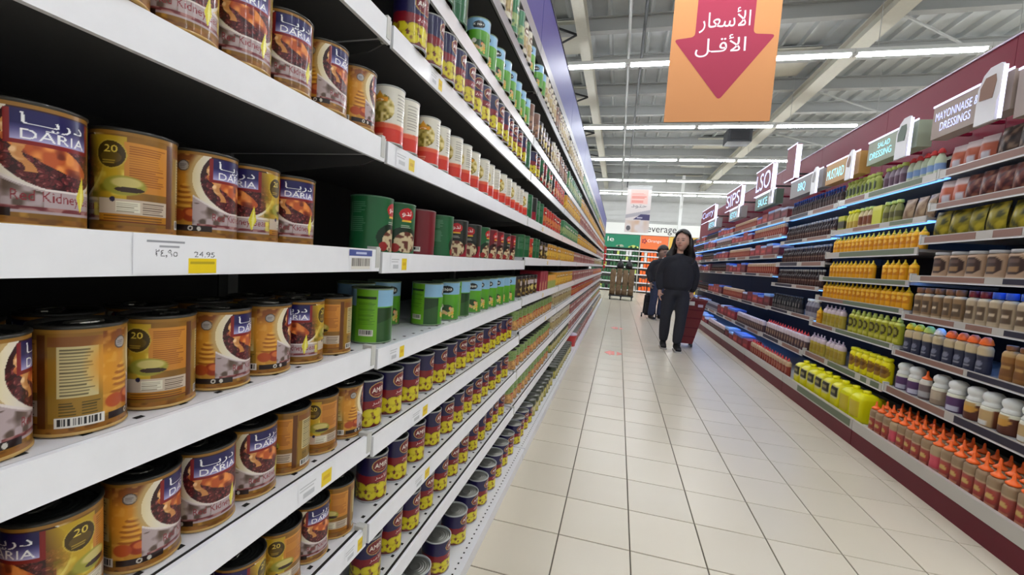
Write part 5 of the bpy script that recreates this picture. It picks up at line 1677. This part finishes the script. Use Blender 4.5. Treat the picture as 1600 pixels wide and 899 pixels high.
def skin(chains, n=14):
    """closed tapering limbs swept along smooth curves; chains of (x, y, z, rx, ry). Points and faces of all, to be fused by join_remesh"""
    V, F = [], []
    for ch in chains:
        P = np.array([(list(p) + [p[3]])[:5] for p in ch], float)
        E = np.vstack([2 * P[0] - P[1], P, 2 * P[-1] - P[-2]])
        S = []
        for i in range(1, len(E) - 2):
            for t in np.linspace(0, 1, 5)[:-1]:
                a, b, c, d = E[i - 1], E[i], E[i + 1], E[i + 2]
                S.append(0.5 * (2 * b + (c - a) * t + (2 * a - 5 * b + 4 * c - d) * t * t + (3 * b - a - 3 * c + d) * t ** 3))
        S.append(P[-1])
        S = np.array(S)
        S[:, 3:] = np.maximum(S[:, 3:], 0.004)
        T = np.gradient(S[:, :3], axis=0)
        T /= np.linalg.norm(T, axis=1)[:, None]
        rings = []
        r0, r1 = S[0, 3:].min(), S[-1, 3:].min()
        for q, f in ((0.55, 0.6), (0.3, 0.86)):
            rings.append((S[0, :3] - T[0] * r0 * q, T[0], S[0, 3:] * f))
        rings += [(S[k, :3], T[k], S[k, 3:]) for k in range(len(S))]
        for q, f in ((0.3, 0.86), (0.55, 0.6)):
            rings.append((S[-1, :3] + T[-1] * r1 * q, T[-1], S[-1, 3:] * f))
        b0 = len(V)
        for c, t, r in rings:
            ref = np.array((1.0, 0, 0)) if abs(t[0]) < 0.85 else np.array((0, 0, -1.0))
            a = ref - t * ref.dot(t)
            a /= np.linalg.norm(a)
            b = np.cross(t, a)
            for k in range(n):
                th = 2 * PI * k / n
                V.append(tuple(c + a * r[0] * math.cos(th) + b * r[1] * math.sin(th)))
        m = len(rings)
        for j in range(m - 1):
            for k in range(n):
                l = (k + 1) % n
                F.append((b0 + j * n + k, b0 + j * n + l, b0 + (j + 1) * n + l, b0 + (j + 1) * n + k))
        F.append(tuple(b0 + k for k in range(n))[::-1])
        F.append(tuple(b0 + (m - 1) * n + k for k in range(n)))
    return V, F


def join_remesh(parts, name, voxel, material, smooth=2, colfn=None):
    vs, fs = [], []
    for v, f in parts:
        b = len(vs)
        vs += [tuple(p) for p in v]
        fs += [[b + i for i in q] for q in f]
    me = bpy.data.meshes.new('j')
    me.from_pydata(vs, [], fs)
    o = bpy.data.objects.new('j', me)
    COL.objects.link(o)
    m = o.modifiers.new('r', 'REMESH')
    m.mode = 'VOXEL'
    m.voxel_size = voxel
    m.use_smooth_shade = True
    if smooth:
        k = o.modifiers.new('sm', 'SMOOTH')
        k.factor = 0.5
        k.iterations = smooth
    out = evaluated(o, name)
    out.materials.clear()
    out.materials.append(material)
    if colfn:
        a = out.color_attributes.new('Col', 'FLOAT_COLOR', 'POINT')
        co = np.empty(len(out.vertices) * 3)
        out.vertices.foreach_get('co', co)
        cc = np.ones((len(out.vertices), 4))
        cc[:, :3] = lin(colfn(co.reshape(-1, 3)))
        a.data.foreach_set('color', cc.ravel())
    return out


def vf(me):
    if isinstance(me, tuple):
        return me
    return [v.co[:] for v in me.vertices], [p.vertices[:] for p in me.polygons]


def head_pts(c, yaw, pit, s=1.0):
    """a head facing -y before it is turned; returns points and faces"""
    nu, nv = 56, 40
    V, F = [], []
    for j in range(nv + 1):
        th = PI * j / nv
        for i in range(nu):
            ph = 2 * PI * i / nu
            d = Vector((math.sin(th) * math.sin(ph), -math.sin(th) * math.cos(ph), math.cos(th)))
            x, y, z = d
            r = Vector((0.078 * x, 0.098 * y, 0.125 * z))
            if z < 0:
                r.x *= 1 - 0.30 * min(1, -z) ** 1.5
                if y > 0:
                    r.y *= 1 - 0.25 * (-z)
            f = max(0, -y)
            g = lambda a, b, sa, sb: math.exp(-((x - a) / sa) ** 2 - ((z - b) / sb) ** 2) * (f > 0.2)
            r.y -= 0.026 * g(0, -0.16, 0.13, 0.12) + 0.014 * g(0, 0.02, 0.10, 0.16)
            r.y += 0.011 * (g(0.40, 0.07, 0.19, 0.12) + g(-0.40, 0.07, 0.19, 0.12))
            r.y -= 0.006 * (g(0.4, 0.26, 0.25, 0.08) + g(-0.4, 0.26, 0.25, 0.08))
            r.y -= 0.009 * (g(0, -0.42, 0.26, 0.06) + g(0, -0.53, 0.22, 0.06)) - 0.005 * g(0, -0.475, 0.24, 0.025)
            r.y -= 0.012 * g(0, -0.80, 0.3, 0.14)
            V.append(r)
    for j in range(nv):
        for i in range(nu):
            k = (i + 1) % nu
            F.append((j * nu + i, (j + 1) * nu + i, (j + 1) * nu + k, j * nu + k))
    for sx in (-1, 1):
        b = len(V)
        for j in range(9):
            th = PI * j / 8
            for i in range(10):
                ph = 2 * PI * i / 10
                V.append(Vector((sx * (0.078 + 0.010 * math.sin(th) * math.cos(ph)), 0.012 + 0.018 * math.sin(th) * math.sin(ph), -0.012 + 0.032 * math.cos(th))))
        for j in range(8):
            for i in range(10):
                k = (i + 1) % 10
                F.append((b + j * 10 + i, b + (j + 1) * 10 + i, b + (j + 1) * 10 + k, b + j * 10 + k))
    T = Matrix.Translation(c) @ Matrix.Rotation(yaw, 4, 'Z') @ Matrix.Rotation(pit, 4, 'X') @ Matrix.Scale(s, 4)
    return [tuple(T @ v) for v in V], F, T


def face_colour(T, skin_c, lip, brow):
    Ti = np.array(T.inverted())

    def f(co):
        q = co @ Ti[:3, :3].T + Ti[:3, 3]
        c = np.ones_like(co) * np.array(skin_c, float)
        x, y, z = q[:, 0], q[:, 1], q[:, 2]
        fr = (y < -0.03) & (np.abs(z) < 0.14)
        def dab(cx, cz, rx, rz, col, a):
            m = np.clip(1.4 - np.sqrt(((np.abs(x) - cx) / rx) ** 2 + ((z - cz) / rz) ** 2), 0, 1)[:, None] * fr[:, None] * a
            c[:] = c * (1 - m) + np.array(col, float) * m
        dab(0.031, 0.006, 0.015, 0.006, (40, 28, 26), 1.0)
        dab(0.031, 0.030, 0.020, 0.0045, brow, 0.9)
        dab(0.0, -0.058, 0.022, 0.008, lip, 0.9)
        dab(0.009, -0.030, 0.004, 0.004, tuple(np.array(skin_c) * 0.6), 0.8)
        dab(0.045, -0.03, 0.02, 0.02, tuple(np.array(skin_c) * np.array((1.03, 0.92, 0.9))), 0.5)
        return c
    return f


def hand(w, d, palm, curl, sgn):
    """wrist w, direction d of the hand, palm normal; five fingers of different lengths"""
    w, d, palm = Vector(w), Vector(d).normalized(), Vector(palm).normalized()
    s = d.cross(palm).normalized() * sgn
    ch = [[(*w, 0.024, 0.020), (*(w + d * 0.045), 0.030, 0.016), (*(w + d * 0.085), 0.032, 0.014)]]
    out = [vf(skin(ch))]
    for k, (off, ln) in enumerate(((-0.027, 0.072), (-0.009, 0.082), (0.009, 0.076), (0.026, 0.060))):
        p = w + d * 0.080 + s * off
        pts = [(*(p - d * 0.02), 0.009)]
        a = 0
        q = p
        for m, part in enumerate((0.45, 0.32, 0.23)):
            dirn = (d * math.cos(a) + palm * math.sin(a))
            pts.append((*q, 0.0088 - 0.0008 * m))
            q = q + dirn * ln * part
            a += curl
        pts.append((*q, 0.0068))
        out.append(vf(skin([pts])))
    p = w + d * 0.03 - s * 0.026
    td = (d * 0.7 - s * 0.6 + palm * 0.35).normalized()
    out.append(vf(skin([[(*p, 0.011), (*(p + td * 0.035), 0.0105), (*(p + (td + palm * 0.4).normalized() * 0.065), 0.008)]])))
    return out


def person(label, org, rz, P):
    t = empty('person', org, rz)
    tag(t, label, 'person')
    H = P
    c = []
    hipz, kn, an, shz = 0.93, 0.50, 0.10, 1.385
    hips = (0, 0, 0.96)
    chains = [[(*hips, 0.13, 0.10), (0, 0.0, 1.15, 0.125, 0.09), (0, 0.01, 1.29, 0.10, 0.075), (0, 0.015, 1.40, 0.052, 0.052), (0.0, 0.005, 1.50, 0.046, 0.048)]]
    for sx, L in ((-1, 'r'), (1, 'l')):
        k, a, f = H['leg_' + L]
        chains.append([(*hips, 0.13, 0.10), (sx * 0.09, 0, 0.88, 0.085, 0.085), (*k, 0.056, 0.056), (*a, 0.036, 0.036)])
        e, w = H['arm_' + L]
        chains.append([(0, 0.01, 1.31, 0.05, 0.05), (sx * 0.155, 0.01, 1.300, 0.040, 0.040), (*e, 0.040, 0.040), (*w, 0.024, 0.024)])
    parts = [vf(skin(chains))]
    hv, hf, T = head_pts(Vector(H['head']), H['yaw'], H['pit'], H.get('hs', 1.0))
    parts.append((hv, hf))
    for sx, L in ((-1, 'r'), (1, 'l')):
        e, w = H['arm_' + L]
        d = Vector(w) - Vector(e)
        parts += hand(w, H['hand_' + L], (-sx, 0, 0) if not H.get('palm') else H['palm'], H['curl_' + L], sx)
    body = join_remesh(parts, 'body', 0.0055, M['skin'], 2, face_colour(T, H['skin'], H['lip'], H['brow']))
    obj('body', body, t)
    # top
    wv = lambda i: 0
    top = [[(0, 0, 0.93, *H['hem']), (0, 0, 1.06, *H['belly']), (0, 0.005, 1.22, *H['chest']), (0, 0.012, 1.33, 0.125, 0.090), (0, 0.014, 1.385, 0.080, 0.075), (0, 0.014, 1.40, 0.068, 0.066)]]
    for sx, L in ((-1, 'r'), (1, 'l')):
        e, w = H['arm_' + L]
        m = Vector(e) * 0.5 + Vector((sx * 0.19, 0.01, 1.32)) * 0.5
        top.append([(sx * 0.02, 0.012, 1.335, 0.070, 0.082), (sx * 0.10, 0.012, 1.328, 0.070, 0.082), (sx * 0.172, 0.01, 1.302, 0.070, 0.075), (*m, 0.066, 0.070), (*e, 0.064, 0.064), (*(Vector(e) * 0.35 + Vector(w) * 0.65), 0.062, 0.058), (*(Vector(e) * 0.06 + Vector(w) * 0.94), 0.042, 0.040)])
    tm = join_remesh([vf(skin(top))], H['topname'], 0.012, H['topmat'], 3)
    obj(H['topname'], tm, t)
    low = [[(0, 0, 0.97, 0.165, 0.125), (0, 0, 0.90, 0.165, 0.125)]]
    for sx, L in ((-1, 'r'), (1, 'l')):
        k, a, f = H['leg_' + L]
        kk, aa = Vector(k), Vector(a)
        low.append([(0, 0, 0.90, 0.165, 0.125), (sx * 0.09, 0, 0.80, 0.105, 0.11), (*(kk * 0.6 + Vector((sx * 0.09, 0, 0.85)) * 0.4), 0.098, 0.098), (*kk, H['kw'], H['kw']), (*(kk * 0.45 + aa * 0.55), H['kw'] * 0.95, H['kw'] * 0.95), (*(aa + Vector((0, 0, 0.03))), H['hw'], H['hw'])])
    lm = join_remesh([vf(skin(low))], 'trousers', 0.012, H['lowmat'], 3)
    obj('trousers', lm, t)
    for L in 'rl':
        k, a, f = H['leg_' + L]
        a, f = Vector(a), Vector(f)
        ch = [[(a.x, a.y + 0.02, 0.055, 0.046, 0.048), (f.x, f.y * 0.5 + a.y * 0.5, 0.048, 0.047, 0.042), (f.x, f.y, 0.034, 0.042, 0.028)], [(a.x, a.y + 0.02, 0.055, 0.046, 0.048), (a.x, a.y + 0.005, 0.11, 0.042, 0.044)]]
        sm = join_remesh([vf(skin(ch))], 'shoe', 0.008, M['shoe'], 1)
        so = obj('shoe', sm, t)
        MB().box(min(a.x, f.x) - 0.043, max(a.x, f.x) + 0.043, f.y - 0.04, a.y + 0.07, 0.001, 0.02, M['sole']).build('sole', so)
    # hair
    hp = []
    V, F = [], []
    nu, nv = 40, 30
    for j in range(nv + 1):
        th = PI * j / nv
        for i in range(nu):
            ph = 2 * PI * i / nu
            d = Vector((math.sin(th) * math.sin(ph), -math.sin(th) * math.cos(ph), math.cos(th)))
            V.append(T @ Vector((0.092 * d.x, 0.112 * d.y + 0.004, 0.138 * d.z + 0.004)))
    for j in range(nv):
        for i in range(nu):
            k = (i + 1) % nu
            d = Vector((math.sin(PI * (j + .5) / nv) * math.sin(2 * PI * (i + .5) / nu), -math.sin(PI * (j + .5) / nv) * math.cos(2 * PI * (i + .5) / nu), math.cos(PI * (j + .5) / nv)))
            front = (d.y < 0.02 and d.z < 0.80 - 0.35 * abs(d.x)) if H['long'] else (d.y < 0.05 and d.z < 0.62 - 0.25 * abs(d.x))
            lowd = d.z < (-0.75 if H['long'] else -0.25)
            if not front and not lowd:
                F.append((j * nu + i, (j + 1) * nu + i, (j + 1) * nu + k, j * nu + k))
    me = bpy.data.meshes.new('h')
    me.from_pydata(V, [], F)
    o = bpy.data.objects.new('h', me)
    COL.objects.link(o)
    so = o.modifiers.new('s', 'SOLIDIFY')
    so.thickness = 0.020
    so.offset = 1
    hm = evaluated(o, 'h')
    parts = [vf(hm)]
    if H['long']:
        hc = T @ Vector((0, 0, 0))
        for ax, ay, dx, dy, zl in ((0.094, 0.03, 0.135, 0.03, 1.22), (-0.094, 0.03, -0.135, 0.03, 1.26), (0.085, 0.07, 0.16, 0.07, 1.18), (-0.085, 0.07, -0.16, 0.07, 1.2), (0.04, 0.10, 0.07, 0.13, 1.15), (-0.04, 0.10, -0.07, 0.13, 1.15), (0.0, 0.105, 0.0, 0.14, 1.13), (0.097, 0.015, 0.165, 0.045, 1.30), (-0.097, 0.015, -0.165, 0.045, 1.32)):
            p = T @ Vector((ax, ay, 0.03))
            q = T @ Vector((ax * 1.15, ay, -0.09))
            r_ = Vector((hc.x + dx, hc.y + dy, 1.39))
            e_ = Vector((hc.x + dx * 1.02, hc.y + dy - 0.035, zl))
            parts.append(vf(skin([[(*p, 0.028, 0.028), (*q, 0.036, 0.034), (*r_, 0.044, 0.036), (*e_, 0.016, 0.014)]])))
    hmesh = join_remesh(parts, 'hair', 0.007, M['hair'], 2)
    obj('hair', hmesh, t)
    return t


M['skin'] = mat('skin', attr=True, rough=0.5)
WOM = dict(head=(0.015, -0.02, 1.605), yaw=-0.42, pit=0.0, hs=1.16, skin=(206, 164, 148), lip=(160, 84, 84), brow=(66, 48, 44), long=True,
           leg_r=((-0.118, -0.01, 0.48), (-0.112, 0.07, 0.10), (-0.115, -0.09, 0)), leg_l=((0.085, -0.08, 0.49), (0.058, -0.10, 0.10), (0.070, -0.27, 0)),
           arm_r=((-0.245, 0.05, 1.10), (-0.235, -0.03, 0.87)), arm_l=((0.25, 0.07, 1.10), (0.235, 0.12, 0.87)), hand_r=(0.05, -0.15, -1), hand_l=(0.0, 0.25, -1), curl_r=0.35, curl_l=1.15,
           hem=(0.205, 0.145), belly=(0.214, 0.15), chest=(0.195, 0.135), topname='sweatshirt', topmat=M['knit'], lowmat=M['trouser'], kw=0.080, hw=0.062)
wo = person('woman with long black hair in a dark sweatshirt walking, pulling a red basket', (0.86, 6.56, 0), 0.0, WOM)
MAN = dict(head=(0.0, -0.05, 1.575), yaw=0.25, pit=0.25, hs=1.08, skin=(150, 124, 112), lip=(120, 80, 76), brow=(40, 34, 32), long=False,
           leg_r=((-0.10, -0.02, 0.49), (-0.12, 0.02, 0.10), (-0.13, -0.14, 0)), leg_l=((0.10, -0.05, 0.49), (0.11, 0.0, 0.10), (0.12, -0.16, 0)),
           arm_r=((-0.25, 0.05, 1.09), (-0.24, -0.05, 0.86)), arm_l=((0.25, 0.05, 1.09), (0.235, -0.05, 0.86)), hand_r=(0, -0.15, -1), hand_l=(0, -0.2, -1), curl_r=0.9, curl_l=0.4,
           hem=(0.20, 0.15), belly=(0.215, 0.16), chest=(0.205, 0.15), topname='jacket', topmat=M['jacket'], lowmat=M['jeans'], kw=0.085, hw=0.074)
ma = person('man in a dark jacket and blue jeans standing behind the woman', (0.93, 10.2, 0), 0.55, MAN)

# red rolling shopping basket behind the woman
t = empty('rolling_basket', (1.17, 6.98, 0))
tag(t, 'dark red plastic rolling basket pulled by the woman', 'basket')
bm_ = MB()


def ringp(z, hx, hy, ox=0.0):
    return [(ox - hx, -hy, z), (ox + hx, -hy, z), (ox + hx, hy, z), (ox - hx, hy, z)]


lv = [(0.055, 0.095, 0.11, -0.06), (0.42, 0.125, 0.14, -0.01), (0.70, 0.15, 0.165, 0.015), (0.735, 0.165, 0.18, 0.017), (0.75, 0.165, 0.18, 0.017)]
inn = [(0.75, 0.15, 0.165, 0.017), (0.40, 0.12, 0.13, -0.01), (0.08, 0.09, 0.1, -0.06)]
pts = [p for q in lv + inn for p in ringp(*q)]
fs = []
for j in range(len(lv + inn) - 1):
    for i in range(4):
        k = (i + 1) % 4
        fs.append((j * 4 + i, j * 4 + k, (j + 1) * 4 + k, (j + 1) * 4 + i))
fs += [(3, 2, 1, 0), tuple(range(len(pts) - 4, len(pts)))]
bm_.add(pts, fs, M['red_dark'])
bm_.build('basket_body', t)
for z in (0.16, 0.3, 0.45, 0.58):
    f = (z - 0.055) / 0.645
    hx, hy, ox = 0.098 + 0.055 * f, 0.113 + 0.055 * f, -0.06 + 0.075 * f
    MB().box(ox - hx - 0.002, ox + hx + 0.002, -hy - 0.002, -hy + 0.004, z, z + 0.02, M['red_kick']).build('rib', t)
for sx in (-1, 1):
    for sy in (-1, 1):
        w = MB()
        w.tube((-0.06 + sx * 0.085 - 0.012, sy * 0.09, 0.029), (-0.06 + sx * 0.085 + 0.012, sy * 0.09, 0.029), 0.028, M['black'], 14)
        w.build('wheel', t)
hd = MB().path([(-0.06, -0.165, 0.74), (-0.075, -0.25, 0.785), (-0.075, -0.275, 0.787)], 0.010, M['red_dark'], 8)
hd.tube((-0.09, -0.29, 0.765), (-0.055, -0.26, 0.80), 0.012, M['black'], 8)
hd.build('pull_handle', t)
MB().box(-0.10, 0.0, -0.186, -0.180, 0.66, 0.72, M['white']).build('label_plate', t)
MB().box(0.05, 0.12, -0.187, -0.181, 0.64, 0.68, M['lilac']).build('label_plate', t)

# black wheeled bag beside the man
t = empty('trolley_bag', (0.80, 10.45, 0))
tag(t, 'black fabric trolley bag on wheels beside the man', 'bag')
bgm = bmesh.new()
bmesh.ops.create_cube(bgm, size=1)
for v in bgm.verts:
    k = 1.0 if v.co.z < 0 else 0.86
    v.co = Vector((v.co.x * 0.30 * k, v.co.y * 0.22 * k, 0.06 + (v.co.z + 0.5) * 0.52))
bmesh.ops.bevel(bgm, geom=bgm.edges[:], offset=0.04, segments=3, affect='EDGES')
bme = bpy.data.meshes.new('bag_body')
bgm.to_mesh(bme)
bgm.free()
bme.materials.append(M['jacket'])
obj('bag_body', bme, t)
MB().box(-0.1, 0.1, -0.118, -0.105, 0.14, 0.36, M['black']).build('pocket', t)
for sx in (-1, 1):
    MB().tube((sx * 0.15, 0.05, 0.055), (sx * 0.18, 0.05, 0.055), 0.054, M['dark_metal'], 16).tube((sx * 0.178, 0.05, 0.055), (sx * 0.182, 0.05, 0.055), 0.02, M['wire'], 10).build('wheel', t)
MB().path([(-0.1, 0.1, 0.5), (-0.1, 0.13, 0.92), (0.1, 0.13, 0.92), (0.1, 0.1, 0.5)], 0.010, M['dark_metal'], 8).build('handle', t)

# roll cart with brown sacks at the end of the aisle
CX, CY = 0.16, 15.3
t = empty('roll_cart', (CX, CY, 0))
tag(t, 'low black roll cart carrying tall brown sacks at the aisle end', 'cart')
MB().box(-0.42, 0.42, -0.3, 0.3, 0.13, 0.17, M['dark_metal']).build('platform', t)
for sx in (-0.37, 0.0, 0.37):
    MB().tube((sx - 0.02, -0.24, 0.055), (sx + 0.02, -0.24, 0.055), 0.055, M['black'], 14).box(sx - 0.03, sx + 0.03, -0.27, -0.21, 0.1, 0.13, M['dark_metal']).build('castor', t)
MB().path([(-0.4, 0.28, 0.17), (-0.4, 0.28, 1.0), (0.4, 0.28, 1.0), (0.4, 0.28, 0.17)], 0.015, M['dark_metal'], 8).build('push_frame', t)
for k in range(4):
    x = CX - 0.315 + 0.21 * k
    g = bmesh.new()
    bmesh.ops.create_cube(g, size=1)
    bmesh.ops.subdivide_edges(g, edges=g.edges[:], cuts=4, use_grid_fill=True)
    for v in g.verts:
        u = v.co.z + 0.5
        sw = 1 + 0.06 * math.sin(u * 9 + k) - 0.25 * max(0, u - 0.8)
        v.co = Vector((v.co.x * 0.185 * sw + 0.008 * math.sin(7 * u + k * 2), v.co.y * 0.42 * sw, u * (0.90 + 0.03 * (k % 2))))
    me = bpy.data.meshes.new('sack')
    g.to_mesh(me)
    g.free()
    me.materials.append(M['sack'])
    me.polygons.foreach_set('use_smooth', [True] * len(me.polygons))
    o = obj('brown_sack', me, None, (x, CY - 0.02, 0.171))
    tag(o, 'tall brown sack, %s from the left on the roll cart' % ORD[k + 1], 'sack', 'brown sacks on the roll cart')
for x, lb in ((CX - 0.10, 'black tied bag on the brown sacks, left of the two'), (CX + 0.20, 'black tied bag on the brown sacks, right of the two')):
    o = MB().lathe([(0.10, 0), (0.125, 0.06), (0.115, 0.16), (0.06, 0.25), (0.03, 0.29), (0.055, 0.34), (0.03, 0.37)], M['black'], 14).build('black_bag', smooth=True, loc=(x, CY - 0.02, 1.105))
    tag(o, lb, 'bag', 'black bags on the roll cart')
